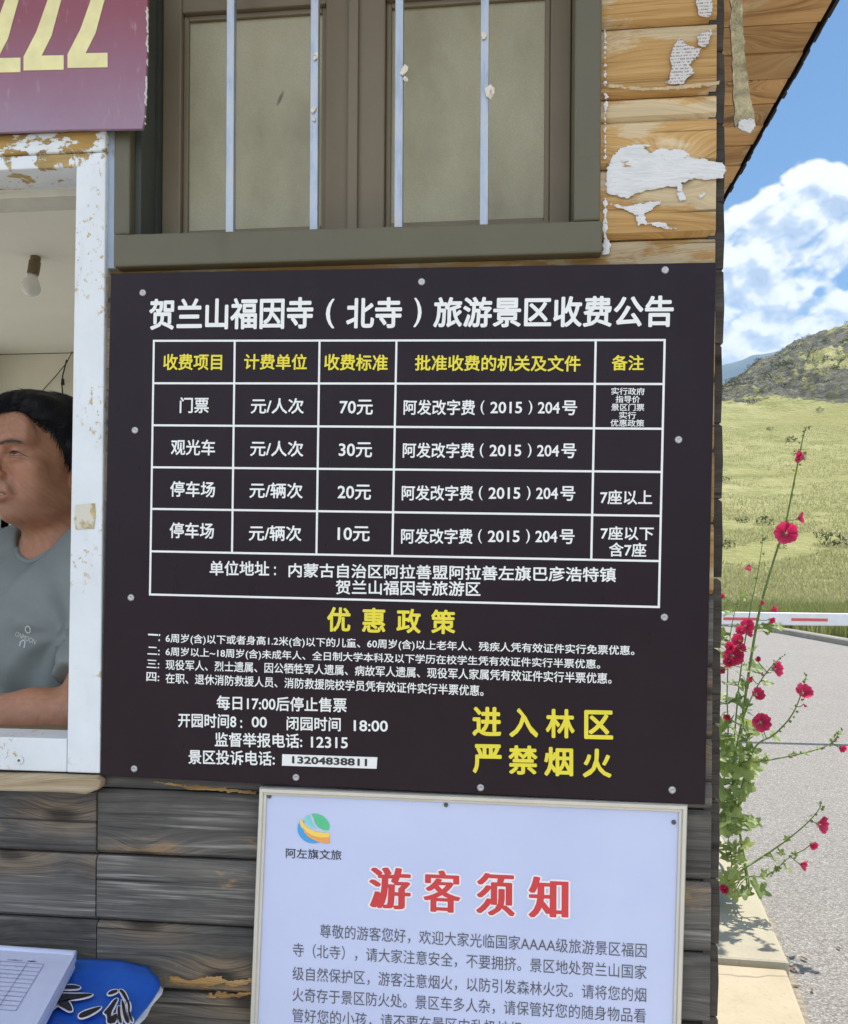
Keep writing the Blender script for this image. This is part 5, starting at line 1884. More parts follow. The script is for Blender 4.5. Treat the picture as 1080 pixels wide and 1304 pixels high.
blob((0, -.09, -.105), (.045, .04, .018), (.22, .135, .10), .50)
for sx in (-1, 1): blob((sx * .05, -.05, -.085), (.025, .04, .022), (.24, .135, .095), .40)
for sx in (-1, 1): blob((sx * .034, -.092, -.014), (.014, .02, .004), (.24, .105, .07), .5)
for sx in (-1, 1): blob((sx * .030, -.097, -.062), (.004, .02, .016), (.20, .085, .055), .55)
blob((0, -.103, -.0715), (.022, .012, .004), (.36, .14, .11), .7)
blob((0, -.103, -.0845), (.020, .012, .005), (.40, .16, .12), .7)
m_skin, t, b = new_mat('tanned_skin')
n = t.noise(t.pos(), 260, 4, .6)
c_ = t.attr('tone')
t._set(b.inputs['Base Color'], t.mix(t.rng(n, .3, .7, 0, .16), c_, (.22, .09, .05)))
b.inputs['Roughness'].default_value = .46
b.inputs['Specular IOR Level'].default_value = .4
b.inputs['Subsurface Weight'].default_value = .12
b.inputs['Subsurface Radius'].default_value = (.012, .005, .003)
b.inputs['Subsurface Scale'].default_value = .5
t._set(b.inputs['Normal'], t.bump(n, .25, .001))
pers = thing('person', (MX, MY, FLOOR), 'dark haired man in a grey T-shirt leaning one forearm on the window ledge', 'person')
np_mesh('body', to_world(V), Q, m_skin, pers, col=C)
# eyes
M_eyew = simple('eye_white', (.30, .26, .23), .3, var=.05)
M_iris = simple('dark_iris', (.010, .007, .006), .25)
for sx in (-1, 1):
    c = np.array(hp(sx * .0315, -.0775, -.0005))
    q = MB()
    R0_ = .0118
    def sph(mb, c, r, a0=0, n=20, m=12, ax=np.array([0, -1.0, 0])):
        pts = []
        for i in range(m + 1):
            th_ = a0 + (math.pi - a0) * i / m if a0 >= 0 else -a0 * i / m
            for k in range(n):
                ph = 2 * math.pi * k / n
                pts.append(c + r * np.array([math.sin(th_) * math.cos(ph), -math.cos(th_), math.sin(th_) * math.sin(ph)]))
        pts = to_world(np.array(pts))
        mb.add([tuple(p) for p in pts], [(i * n + k, (i + 1) * n + k, (i + 1) * n + (k + 1) % n, i * n + (k + 1) % n) for i in range(m) for k in range(n)])
    sph(q, c, R0_)
    ey = q.build('eye', M_eyew, pers, smooth=True)
    q = MB(); sph(q, c, R0_ + .0003, -.52, 20, 5)
    q.build('iris', M_iris, ey, smooth=True)
# lash line, a dark line painting in the crease beyond the eye, brow hairs: laid on the skin
from mathutils.bvhtree import BVHTree
bodyb = BVHTree.FromPolygons([tuple(p) for p in V], [tuple(int(i) for i in f) for f in Q])
def on_face(x, z, lift=.0003):
    h = bodyb.ray_cast(Vector((x, -.35, EZ + z)), Vector((0, 1, 0)))
    return np.array(h[0]) + np.array([0, -lift, 0]) if h[0] is not None else np.array([x, -.1, EZ + z])
M_lash_crease = simple('dark_lash_crease', (.022, .014, .011), .7)
M_brow = simple('brow_hair', (.045, .03, .024), .7)
r = np.random.default_rng(91)
for sx in (-1, 1):
    q = MB()
    ln = [on_face(sx * a, b_) for a, b_ in ((.0165, -.0025), (.021, .0005), (.027, .0022), (.033, .0024), (.039, .0008), (.045, -.0025), (.050, -.0058), (.055, -.0082))]
    q.tube([tuple(p) for p in to_world(np.array(ln))], [.0003, .0007, .0010, .0011, .0010, .0008, .0006, .0003], 6)
    ln = [on_face(sx * a, b_) for a, b_ in ((.018, -.0045), (.025, -.0052), (.033, -.0054), (.041, -.0055), (.047, -.0062))]
    q.tube([tuple(p) for p in to_world(np.array(ln))], [.0002, .0004, .0005, .0005, .0002], 6)
    q.build('lash_and_crease', M_lash_crease, pers, smooth=True)
    q = MB()
    for k in range(150):
        u_ = r.uniform(0, 1)
        x = .012 + .040 * u_; z = .0150 + .006 * math.sin(u_ * 2.4) - .004 * u_ ** 3 + r.normal(0, .0016)
        a = on_face(sx * x, z); b_ = on_face(sx * (x + r.uniform(.004, .008)), z + r.uniform(-.001, .0025) * (1 - 1.6 * u_), .0012)
        sd_ = np.array([0, 0, .00032])
        q.add([tuple(p) for p in to_world(np.array([a - sd_, a + sd_, b_]))], [(0, 1, 2)])
    q.build('eyebrow', M_brow, pers)
# teeth just showing between the lips
q = MB()
tp_ = [np.array(hp(.0175 * math.sin(a), -.078 - .0205 * math.cos(a), 0)) for a in np.linspace(-1.1, 1.1, 13)]
vs = [tuple(p) for zt in (-.0715, -.0790) for p in to_world(np.array([[x, y, EZ + zt] for x, y, _ in tp_]))]
q.add(vs, [(i, i + 1, i + 14, i + 13) for i in range(12)])
q.build('teeth', simple('teeth_enamel', (.62, .58, .50), .3), pers, smooth=True)

# hair: short, black, combed forward over the brow
def hair_field(S):
    S.ell(hp(0, .024, .036), (.0865, .106, .0975), .02)
    S.ell(hp(0, -.045, .095), (.062, .045, .030), .03)
    S.cone(hp(-.030, -.085, .090), hp(-.062, -.078, .078), .016, .010, .015)     # tuft swept to his right
    for sx in (-1, 1): S.cone(hp(sx * .080, -.004, .02), hp(sx * .0795, -.004, -.016), .010, .006, .012)   # sideburn
S = SDF(np.arange(-.11, .11, .0026), np.arange(-.16, .16, .0026), np.arange(EZ - .12, EZ + .16, .0026))
hair_field(S)
def hairline(x, y, z):
    y_ = y - HOFF; z_ = z - EZ
    # cut everything in front of and below the hairline
    ax_ = np.abs(x)
    front = np.interp(z_, [-.12, -.03, -.01, .02, .05, .062, .070, .15], [.030, -.008, -.022, -.034, -.034, -.056, -.30, -.30]).astype(np.float32)
    front = front + .003 * np.sin(ax_ * 170 + z_ * 130)
    d1 = front - y_
    low = np.interp(y_, [-.2, -.02, .005, .03, .06, .2], [-.02, -.03, -.022, .010, -.05, -.085]).astype(np.float32)
    return np.maximum(d1, low - z_) * .7
X_, Y_, Z_ = np.meshgrid(*S.g, indexing='ij')
hl = hairline(X_, Y_, Z_)
S.F = np.maximum(S.F + .0085 * np.exp(-np.clip(-hl, 0, 1) / .011), hl).astype(np.float32)     # thins out towards the hairline
S.F += (.0012 * np.sin(X_ * 300 + 3 * np.sin(Z_ * 60)) * np.sin(Y_ * 60 + 1)).astype(np.float32)
HV, HQ = S.mesh()
M_hair, t, b = new_mat('black_hair')
p = t.coord('Object')
nn = t.noise(t.vec('MULTIPLY', p, (500, 90, 90)), 1.0, 3, .6)
t._set(b.inputs['Base Color'], t.ramp(nn, (.35, (.004, .004, .006)), (.7, (.012, .012, .016))))
b.inputs['Roughness'].default_value = .55
b.inputs['Specular IOR Level'].default_value = .22
t._set(b.inputs['Normal'], t.bump(nn, .6, .002))
hob = np_mesh('hair', to_world(smooth_mesh(HV, HQ, 1, .4)), HQ, M_hair, pers)
# loose strands that break up the outline
r = np.random.default_rng(77)
edge = np.argwhere(-hairline(HV[:, 0], HV[:, 1], HV[:, 2]) < .012).ravel()
sel = np.concatenate([r.choice(len(HV), 9000), r.choice(edge, 2600)])
cen = np.array(hp(0, .02, .03))
vs_, fs_ = [], []
for n_, i in enumerate(sel):
    p = HV[i]; nrm = p - cen; nrm /= np.linalg.norm(nrm)
    top_ = np.clip((p[2] - EZ - .045) / .03, 0, 1)
    d = top_ * np.array([-.55, -.75, .05]) + (1 - top_) * np.array([0, .05 if p[1] > -.03 else -.25, -.95])
    d = d + r.normal(0, .17, 3); d -= nrm * (nrm @ d) * .9; d /= np.linalg.norm(d)
    on_edge = n_ >= 9000
    w_ = r.uniform(.0003, .0009) if on_edge else r.uniform(.0004, .0011)
    sd = np.cross(nrm, d) * w_
    L_ = r.uniform(.007, .017) if on_edge else r.uniform(.016, .034)
    lift = r.uniform(-.001, .0012)
    a0 = p - nrm * .002; a1 = p + d * L_ * .5 + nrm * (lift * .6 + .0008); a2 = p + d * L_ + nrm * (lift - (.0035 if on_edge else .001))
    k = len(vs_)
    vs_ += [a0 - sd, a0 + sd, a1 + sd * .8, a1 - sd * .8, a2]
    fs_ += [(k, k + 1, k + 2), (k, k + 2, k + 3), (k + 3, k + 2, k + 4)]
np_mesh('loose_hair', to_world(np.array(vs_)), np.array(fs_), M_hair, hob, smooth=False)

# T-shirt: offset of the torso with sleeves, open at neck, hem and cuffs
S = SDF(np.arange(-.40, .40, .006), np.arange(-.30, .24, .006), np.arange(HIP - .14, EZ - .09, .006))
torso(S, .017)
for sh_, el in ((SH_L, ELB), (SH_R, ELB_R)):
    e = sh_ + (el - sh_) * .86
    S.cone(sh_, e, .067, .061, .035)
X_, Y_, Z_ = np.meshgrid(*S.g, indexing='ij')
# drape folds
fold = .0055 * np.sin((X_ * 26 + Z_ * 34 + 2.2 * np.sin(Z_ * 9 + X_ * 5))) * np.clip((EZ - .25 - Z_) * 5, 0, 1) + .003 * np.sin(X_ * 52 - Z_ * 30 + 1.5 * np.sin(X_ * 14))
S.F += fold.astype(np.float32)
for sx in (-1, 1):                          # folds that pull from the armpit across the chest
    ax_, az_ = sx * .150, EZ - .335
    ph_ = np.arctan2(Z_ - az_, (ax_ - X_) * sx + .02)
    rd_ = np.sqrt((X_ - ax_) ** 2 + (Z_ - az_) ** 2)
    S.F += (.0048 * np.sin(ph_ * 8.5 + 3 * rd_ * 10) * np.exp(-((rd_ - .07) / .075) ** 2) * (Y_ < .02)).astype(np.float32)
def shirt_cut(x, y, z):
    # neck opening: tilted cylinder, lower at the front
    nk = .077 - np.sqrt((x / 1.02) ** 2 + (y - .028 + .35 * (z - EZ + .17)) ** 2)
    nk = np.where(z > EZ - .265 + .0 * y, nk, -1)
    cut = nk
    cut = np.maximum(cut, HIP - .10 - z)
    for sh_, el in ((SH_L, ELB), (SH_R, ELB_R)):
        ax_ = (el - sh_); L_ = np.linalg.norm(ax_); ax_ = ax_ / L_
        tt = (x - sh_[0]) * ax_[0] + (y - sh_[1]) * ax_[1] + (z - sh_[2]) * ax_[2]
        rad = np.sqrt(np.maximum((x - sh_[0]) ** 2 + (y - sh_[1]) ** 2 + (z - sh_[2]) ** 2 - tt ** 2, 0))
        cut = np.maximum(cut, np.where(rad < .085, tt - L_ * .80, -1))
    return cut
S.cut(shirt_cut)
TV, TQ = S.mesh()
TV = smooth_mesh(TV, TQ, 2, .5)
M_shirt, t, b = new_mat('grey_cotton')
p = t.pos()
kn_ = t.noise(p, 900, 2, .5)
t._set(b.inputs['Base Color'], t.mix(t.rng(kn_, .3, .7, 0, .25), t.ramp(t.noise(p, 6, 3), (.3, (.19, .215, .215)), (.7, (.225, .25, .25))), (.14, .16, .165)))
b.inputs['Roughness'].default_value = .9
b.inputs['Specular IOR Level'].default_value = .15
t._set(b.inputs['Normal'], t.bump(t.math('ADD', t.math('MULTIPLY', kn_, .2), t.noise(p, 26, 3, .5)), .4, .006))
shirt = np_mesh('t_shirt', to_world(TV), TQ, M_shirt, pers)
# ribbed collar ring follows the neck opening
q = MB()
ring = []
for a in np.linspace(0, 2 * math.pi, 41)[:-1]:
    x = .0775 * math.cos(a); y = .028 + .0755 * math.sin(a)
    # height of the shirt surface near this point
    d2 = (TV[:, 0] - x) ** 2 + (TV[:, 1] - y + .0) ** 2 + np.where(TV[:, 2] > EZ - .29, 0, 1)
    i = np.argsort(d2)[:6]
    ring.append(TV[i].mean(0))
ring = np.array(ring)
for _ in range(1): ring = (np.roll(ring, 1, 0) + ring * 2 + np.roll(ring, -1, 0)) / 4
ring = to_world(ring)
pts = [tuple(p) for p in ring] + [tuple(ring[0]), tuple(ring[1])]
q.tube(pts, .0062, 8, cap=False)
q.build('collar', M_shirt, shirt, smooth=True)
# trousers
S = SDF(np.arange(-.26, .26, .009), np.arange(-.18, .20, .009), np.arange(.03, HIP + .16, .009))
S.ell((0, .01, HIP + .02), (.176, .126, .12), .05)
for sx in (-1, 1):
    S.cone((sx * .09, .01, HIP), (sx * .10, -.01, HIP * .53), .096, .072, .04)
    S.cone((sx * .10, -.01, HIP * .53), (sx * .105, .03, .08), .072, .058, .02)
S.cut(lambda x, y, z: np.maximum(z - HIP - .10, .06 - z))
PV, PQ = S.mesh()
np_mesh('trousers', to_world(PV), PQ, simple('dark_trousers', (.03, .035, .05), .85, bump=.4), pers)
# chest print: a ring, slanting letters and an arch, lying on the cloth
from mathutils.bvhtree import BVHTree
TW = to_world(TV)
bvh = BVHTree.FromPolygons([tuple(p) for p in TW], [tuple(int(i) for i in f) for f in TQ])
def on_shirt(px_, py_, lift=.0012):
    d = Vector(_f * FOC + CR * (px_ - PX) - CU * (py_ - PY)).normalized()
    h = bvh.ray_cast(EYE, d)
    if h[0] is None: return unproj(px_, py_, .2)
    nrm = h[1] if h[1].dot(d) < 0 else -h[1]
    return h[0] + nrm * lift
q = MB()
def curve_ribbon(pts, w_):
    L_ = []; 
    for i, p in enumerate(pts):
        a, b_ = np.array(pts[max(i - 1, 0)], float), np.array(pts[min(i + 1, len(pts) - 1)], float)
        t_ = (b_ - a) / (np.linalg.norm(b_ - a) + 1e-9); n_ = np.array([-t_[1], t_[0]]) * w_
        L_ += [on_shirt(*(np.array(p) - n_)), on_shirt(*(np.array(p) + n_))]
    q.add(L_, [(2 * i, 2 * i + 1, 2 * i + 3, 2 * i + 2) for i in range(len(pts) - 1)])
curve_ribbon([(36 + 3.1 * math.cos(a) + .5 * math.sin(a), 801.5 + 4.2 * math.sin(a)) for a in np.linspace(0, 2 * math.pi, 22)], .75)
curve_ribbon([(25.5, 823), (27, 817.5), (30, 815), (32.6, 817), (32, 821), (31, 825)], .75)
gv, gf = glyphs('ONMOON', 0.0)
lo_g, hi_g = gv.min(0), gv.max(0)
gl_ = []
for x, y in (gv - lo_g) / (hi_g - lo_g):
    gl_.append(on_shirt(20.5 + 25.5 * x + (y - .5) * 2.5, 806.5 + 11.5 * x - (y - .5) * 6.0))
q.add(gl_, gf)
q.build('chest_print', simple('faded_white_print', (.50, .54, .55), .8), shirt)

# ================================================================== HOLLYHOCKS
M_stem = simple('hollyhock_stem', (.16, .24, .06), .6, var=.25)


def leaf_material(name, a, b2, trans):
    m, t, b = new_mat(name)
    p = t.pos()
    tn = t.sep(t.attr('tone'))
    c = t.ramp(t.math('ADD', t.math('MULTIPLY', t.noise(p, 30, 4, .6), .5), t.math('MULTIPLY', tn[0], .5)), (.25, a), (.75, b2))
    vein = t.rng(tn[1], .0, .12, .35, 0.0)
    c = t.mix(vein, c, tuple(min(1, k * 1.8) for k in b2))
    t._set(b.inputs['Base Color'], c)
    b.inputs['Roughness'].default_value = .5
    tr = t.n.new('ShaderNodeBsdfTranslucent'); t._set(tr.inputs[0], t.mix(1.0, c, trans, 'MULTIPLY'))
    mx_ = t.n.new('ShaderNodeMixShader'); mx_.inputs[0].default_value = .42
    t.l.new(b.outputs[0], mx_.inputs[1]); t.l.new(tr.outputs[0], mx_.inputs[2])
    t.l.new(mx_.outputs[0], t.n['Material Output'].inputs[0])
    return m


M_leaf = leaf_material('hollyhock_leaf', (.15, .225, .06), (.38, .46, .18), (1.25, 1.2, .6))


def petal_mat():
    m, t, b = new_mat('crimson_petal')
    tn = t.sep(t.attr('tone'))            # x: radius, y: along the rim
    c = t.ramp(t.math('ADD', tn[0], t.math('MULTIPLY', t.math('SUBTRACT', tn[1], .5), .25)), (.0, (.60, .46, .22)), (.11, (.50, .20, .20)), (.22, (.40, .010, .075)), (.7, (.62, .020, .105)), (1.0, (.72, .055, .17)))
    t._set(b.inputs['Base Color'], c)
    b.inputs['Roughness'].default_value = .5
    b.inputs['Sheen Weight'].default_value = .2
    tr = t.n.new('ShaderNodeBsdfTranslucent'); t._set(tr.inputs[0], c)
    mx_ = t.n.new('ShaderNodeMixShader'); mx_.inputs[0].default_value = .4
    t.l.new(b.outputs[0], mx_.inputs[1]); t.l.new(tr.outputs[0], mx_.inputs[2])
    t.l.new(mx_.outputs[0], t.n['Material Output'].inputs[0])
    return m


M_petal = petal_mat()
M_stamen = simple('pale_stamen', (.75, .66, .38), .6)


def frame_from(d):
    d = Vector(d).normalized()
    a = d.cross(Vector((0, 0, 1)))
    if a.length < .05: a = d.cross(Vector((1, 0, 0)))
    a.normalize()
    return d, a, d.cross(a)


def flower(plant, c, d, rad, open_=1.0, seed=0):
    """five overlapping ruffled petals in a cup, a green calyx and a stamen column"""
    r = np.random.default_rng(seed)
    d, a, b_ = frame_from(d)
    V, F_, T = [], [], []
    nr, na = 7, 9
    for p in range(5):
        th0 = 2 * math.pi * p / 5 + r.uniform(-.1, .1)
        wdt = .78 + r.uniform(-.06, .06)
        base = len(V)
        ph = r.uniform(0, 6)
        for i in range(nr):
            rr = (i / (nr - 1))
            for j in range(na):
                s_ = j / (na - 1) * 2 - 1
                th = th0 + s_ * wdt * (.55 + .45 * rr ** .5)
                R = rad * rr * (1 - .16 * s_ * s_ + .05 * math.sin(s_ * 9 + ph) * rr)
                cup = (1.25 - .75 * open_)
                h = rad * (cup * rr ** 1.3 + .10 * rr * rr * math.sin(s_ * 7 + ph) + .05 * math.sin(s_ * 17 + ph) * rr ** 3) + .0014 * p * rr + rad * .07 * s_ * rr
                lat = R * (.35 + .65 * open_)
                q_ = c + a * (math.cos(th) * lat) + b_ * (math.sin(th) * lat) + d * h
                V.append(tuple(q_)); T.append((rr, .5 + .5 * math.sin(s_ * 11 + ph), .5))
        for i in range(nr - 1):
            for j in range(na - 1):
                k = base + i * na + j
                F_.append((k, k + 1, k + na + 1, k + na))
    o = np_mesh('flower', np.array(V), np.array(F_), M_petal, plant, col=np.array(T))
    q = MB()
    q.tube([c + d * (rad * .02), c + d * (rad * .22), c + d * (rad * .36)], [rad * .10, rad * .085, rad * .03], 8)
    q.build('stamen', M_stamen, o, smooth=True)
    q = MB()
    for k in range(5):
        t_ = 2 * math.pi * k / 5
        e1 = a * math.cos(t_) + b_ * math.sin(t_); e2 = a * math.cos(t_ + .5) + b_ * math.sin(t_ + .5); e0 = a * math.cos(t_ - .5) + b_ * math.sin(t_ - .5)
        q.add([c - d * (rad * .14), c + e0 * rad * .20 - d * rad * .06, c + e1 * rad * .46 + d * rad * .05, c + e2 * rad * .20 - d * rad * .06], [(0, 1, 2, 3)])
    q.build('calyx', M_leaf, o)
    return o


def leaf(plant, c, d, nrm, size, seed=0):
    """rounded five-lobed leaf, folded a little along its midrib"""
    r = np.random.default_rng(seed)
    d = Vector(d).normalized(); n = Vector(nrm); n = (n - d * n.dot(d)).normalized(); s_ = d.cross(n)
    V, T = [], []
    na, nr = 29, 5
    tone = r.uniform()
    droop, fold = r.uniform(.1, .5), r.uniform(.05, .3)
    for i in range(nr):
        rr = i / (nr - 1)
        for j in range(na):
            th = -2.75 + 5.5 * j / (na - 1)
            lob = .80 + .20 * math.cos(5 * th) ** 1 + .03 * math.sin(23 * th)
            lob *= (1 - .22 * abs(th) / 2.75)
            x, y = rr * lob * math.cos(th), rr * lob * math.sin(th)
            z = fold * abs(y) - droop * x * abs(x) * .6 + .05 * math.sin(5 * th + 1) * rr
            p = c + (d * (x + .12) + s_ * y + n * z) * size
            V.append(tuple(p)); T.append((tone, abs(math.sin(2.5 * th)) * .5 + .25 * (1 - rr), .5))
    F_ = [(i * na + j, i * na + j + 1, (i + 1) * na + j + 1, (i + 1) * na + j) for i in range(nr - 1) for j in range(na - 1)]
    o = np_mesh('leaf', np.array(V), np.array(F_), M_leaf, plant, col=np.array(T))
    return o


def bud(plant, c, d, rad, tip=None):
    d, a, b_ = frame_from(d)
    q = MB()
    q.tube([c - d * rad * .9, c - d * rad * .6, c, c + d * rad * .6, c + d * rad * 1.05], [rad * .25, rad * .75, rad * .95, rad * .6, rad * .1], 8)
    o = q.build('bud', M_leaf, plant, smooth=True)
    if tip:
        q = MB(); q.tube([c + d * rad * .5, c + d * rad * 1.2, c + d * rad * 1.9], [rad * .5, rad * .62, rad * .2], 8)
        q.build('bud_tip', M_petal_bud, o, smooth=True)
    return o


M_petal_bud = simple('crimson_bud', (.55, .02, .09), .5)


def spline(pts, n):
    pts = [Vector(p) for p in pts]
    P = [pts[0] * 2 - pts[1]] + pts + [pts[-1] * 2 - pts[-2]]
    out = []
    for i in range(1, len(P) - 2):
        for k in range(n):
            t_ = k / n
            a, b_, c, d = P[i - 1], P[i], P[i + 1], P[i + 2]
            out.append(.5 * ((2 * b_) + (c - a) * t_ + (2 * a - 5 * b_ + 4 * c - d) * t_ ** 2 + (3 * b_ - a - 3 * c + d) * t_ ** 3))
    out.append(pts[-1])
    return out


def clump(n, x0, x1, y0, y1, Y0, Y1, s0, s1, seed):
    r = np.random.default_rng(seed)
    return [(x0 + (x1 - x0) * r.uniform() ** 1.5, r.uniform(y0, y1), r.uniform(Y0, Y1), r.uniform(s0, s1)) for _ in range(n)]


def hollyhock(label, root, stems, flowers, leaves, seed):
    """stems: lists of (px, py, Y); flowers: (px, py, Y, radius in px, facing, open); leaves: (px, py, Y, size px)"""
    r = np.random.default_rng(seed)
    pl = thing('hollyhock', root, label, 'flowering plant', 'hollyhocks growing beside the booth')
    lines = []
    for st in stems:
        pts = [unproj(*p) for p in st['p']]
        if st.get('root', True): pts = [Vector(root) + Vector((r.uniform(-.03, .03), r.uniform(-.03, .03), 0))] + pts
        sp = spline(pts, 8)
        q = MB(); n = len(sp)
        q.tube(sp, [st.get('w', .0055) * (1 - .72 * i / (n - 1)) for i in range(n)], 7)
        q.build('stem', M_stem, pl, smooth=True)
        lines.append(sp)
        # small leaves and round green buds up the stem
        i0 = int(n * st.get('from', .35))
        for i in range(i0, n - 1, 3):
            tang = (sp[min(i + 1, n - 1)] - sp[i - 1]).normalized()
            side = Vector((r.uniform(-1, 1), r.uniform(-1, 1), r.uniform(-.2, .5))).normalized()
            f_ = 1 - .6 * i / n
            if r.uniform() < .62:
                leaf(pl, sp[i] + side * .010, side + tang * .3, tang + Vector((r.uniform(-.3, .3), r.uniform(-.3, .3), .4)), r.uniform(.014, .030) * f_ + .006, int(r.integers(1e6)))
            if r.uniform() < .7 and i > n * .5:
                bud(pl, sp[i] - side * .012, tang - side * .7, r.uniform(.0045, .0075), r.uniform() < .25)
        for k in range(4):
            bud(pl, sp[-1] + Vector((r.uniform(-.012, .012), r.uniform(-.012, .012), r.uniform(-.02, .012))), Vector((r.uniform(-.5, .5), r.uniform(-.5, .5), 1)), r.uniform(.003, .0055))
    for k, (x, y, Y, rp, face, op) in enumerate(flowers):
        c = unproj(x, y, Y)
        rad = rp / FOC * (Y + 1.2) * .95
        d = Vector(face).normalized()
        # stalk from the nearest stem
        near = min((p for sp in lines for p in sp), key=lambda p: (p - (c - Vector((0, 0, .02)))).length)
        q = MB(); q.tube(spline([near, near.lerp(c, .55) - Vector((0, 0, .004)), c - d * rad * .12], 4), [.0022] * 9, 6)
        flower(pl, c - d * rad * .3, d, rad, op, seed * 100 + k)
        q.build('stalk', M_stem, pl, smooth=True)
    for k, (x, y, Y, sp_) in enumerate(leaves):
        c = unproj(x, y, Y)
        size = sp_ / FOC * (Y + 1.2) * .84
        near = min((p for sp in lines for p in sp), key=lambda p: (p - c).length)
        out_ = (c - near); out_.z *= .4
        d = out_.normalized() + Vector((r.uniform(-.5, .7), r.uniform(-.8, .3), r.uniform(-.55, .35)))
        nrm = Vector((r.uniform(-.6, .6), r.uniform(-.9, .1), r.uniform(.35, 1)))
        q = MB(); q.tube(spline([near, near.lerp(c, .5) + Vector((0, 0, .01)), c], 3), [.0026, .0026, .0024, .0022, .002, .0018, .0016], 6)
        q.build('stalk', M_stem, pl, smooth=True)
        leaf(pl, c, d, nrm, size, seed * 1000 + k)
    return pl


F0, FL, FR = (-.1, -1, .15), (-.8, -.8, .25), (.9, -.5, .2)
g0 = unproj(935, 1128, 3.0)
ROOT_A, ROOT_B, ROOT_C = (1.02, 3.30, .10), (1.06, 2.86, .10), (1.00, 2.98, .10)
hollyhock('tallest hollyhock beside the booth, crimson flowers up an upright stem', ROOT_A,
          [dict(p=[(938, 1000, 3.25), (945, 920, 3.2), (957, 835, 3.18), (968, 775, 3.15), (984, 718, 3.12), (1000, 668, 3.1), (1009, 625, 3.1), (1016, 590, 3.1), (1023, 556, 3.1), (1027, 543, 3.1)], w=.0085),
           dict(p=[(932, 1000, 3.2), (936, 930, 3.2), (944, 850, 3.15), (955, 780, 3.1), (966, 725, 3.1), (972, 684, 3.1)], w=.0055),
           dict(p=[(926, 960, 3.2), (926, 880, 3.2), (930, 810, 3.2), (938, 770, 3.2)], w=.005)],
          [(1001, 679, 3.02, 15, (-.25, -1, .1), 1.0), (1018, 660, 3.1, 9.5, (.95, -.35, .2), .75), (1022, 583, 3.05, 11, (-.95, -.2, .25), .6), (954, 720, 3.1, 7.5, (-.3, -.3, -.9), .35),
           (983, 777, 3.1, 7, (.6, -.6, .3), .5), (981, 789, 3.1, 6.5, (.4, -.8, -.2), .5), (950, 797, 3.05, 11, (.2, -1, .3), .8), (952, 806, 3.05, 8, (.8, -.6, .2), .7), (944, 803, 3.0, 8, (-.5, -.9, .1), .75), (931, 824, 3.0, 8.5, (-.7, -.6, .3), .7), (928, 842, 2.98, 9, (-.3, -.9, -.1), .7), (943, 826, 3.0, 8, (.6, -.7, .4), .6), (941, 816, 3.05, 10.5, FL, .85),
           (934, 835, 3.0, 14, F0, .95), (921, 852, 3.1, 7.5, (-.6, -.7, -.2), .6), (922, 760, 3.15, 7, (-.7, -.6, .2), .35), (970, 765, 3.1, 6, (.2, -.3, -.9), .3)],
          [(930, 872, 3.1, 15), (940, 872, 3.1, 17), (950, 868, 3.1, 14), (945, 845, 3.1, 13), (958, 826, 3.15, 12), (936, 890, 3.1, 19), (925, 895, 3.1, 22), (950, 905, 3.15, 14), (930, 780, 3.2, 11), (944, 760, 3.2, 10),
           (975, 800, 3.15, 14), (990, 797, 3.15, 12), (968, 800, 3.15, 12), (922, 810, 3.2, 14), (945, 828, 3.0, 12), (925, 920, 3.1, 20), (940, 935, 3.1, 18)] + clump(26, 916, 962, 800, 985, 3.0, 3.25, 9, 21, 61), 3)
hollyhock('middle hollyhock with branches spread over the road and round crimson flowers', ROOT_B,
          [dict(p=[(940, 1040, 2.8), (948, 990, 2.75), (962, 951, 2.7), (985, 936, 2.68), (1003, 918, 2.66), (1014, 900, 2.65), (1022, 878, 2.65), (1027, 860, 2.65)], w=.006),
           dict(p=[(936, 1010, 2.8), (944, 973, 2.75), (966, 970, 2.7), (1000, 964, 2.68), (1035, 956, 2.66), (1056, 948, 2.65), (1066, 938, 2.65), (1068, 930, 2.65)], w=.005),
           dict(p=[(934, 1000, 2.85), (940, 940, 2.8), (952, 900, 2.78), (968, 868, 2.75), (985, 846, 2.75), (996, 836, 2.75)], w=.005)],
          [(988, 852, 2.72, 11.5, (.75, -.7, .2), .85), (964, 840, 2.75, 5.5, (.1, -.9, .3), .5), (957, 863, 2.75, 6.5, (-.6, -.4, -.6), .45), (964, 885, 2.72, 10.5, (.3, -.8, .5), .8), (969, 920, 2.68, 13, (.05, -1, .15), .95),
           (927, 912, 2.85, 7, (-.4, -.8, -.2), .5), (1023, 882, 2.62, 12.5, (.15, -.7, .65), .9), (1071, 952, 2.62, 7, (.3, -.9, -.2), .6), (1024, 897, 2.64, 4, (.5, -.4, -.6), .3)],
          [(926, 960, 2.8, 22), (934, 985, 2.8, 24), (944, 1002, 2.8, 20), (928, 1010, 2.8, 24), (950, 940, 2.75, 13), (946, 975, 2.75, 16), (986, 940, 2.7, 13), (975, 870, 2.75, 12), (966, 858, 2.74, 15), (955, 955, 2.75, 13),
           (948, 922, 2.78, 15), (938, 950, 2.8, 17), (930, 940, 2.8, 20), (955, 1000, 2.72, 9), (954, 990, 2.75, 12), (927, 1040, 2.8, 20), (936, 1025, 2.8, 17), (1004, 963, 2.7, 9), (975, 963, 2.7, 9), (945, 1015, 2.75, 12)] + clump(26, 916, 955, 920, 1060, 2.7, 2.95, 12, 25, 62), 5)
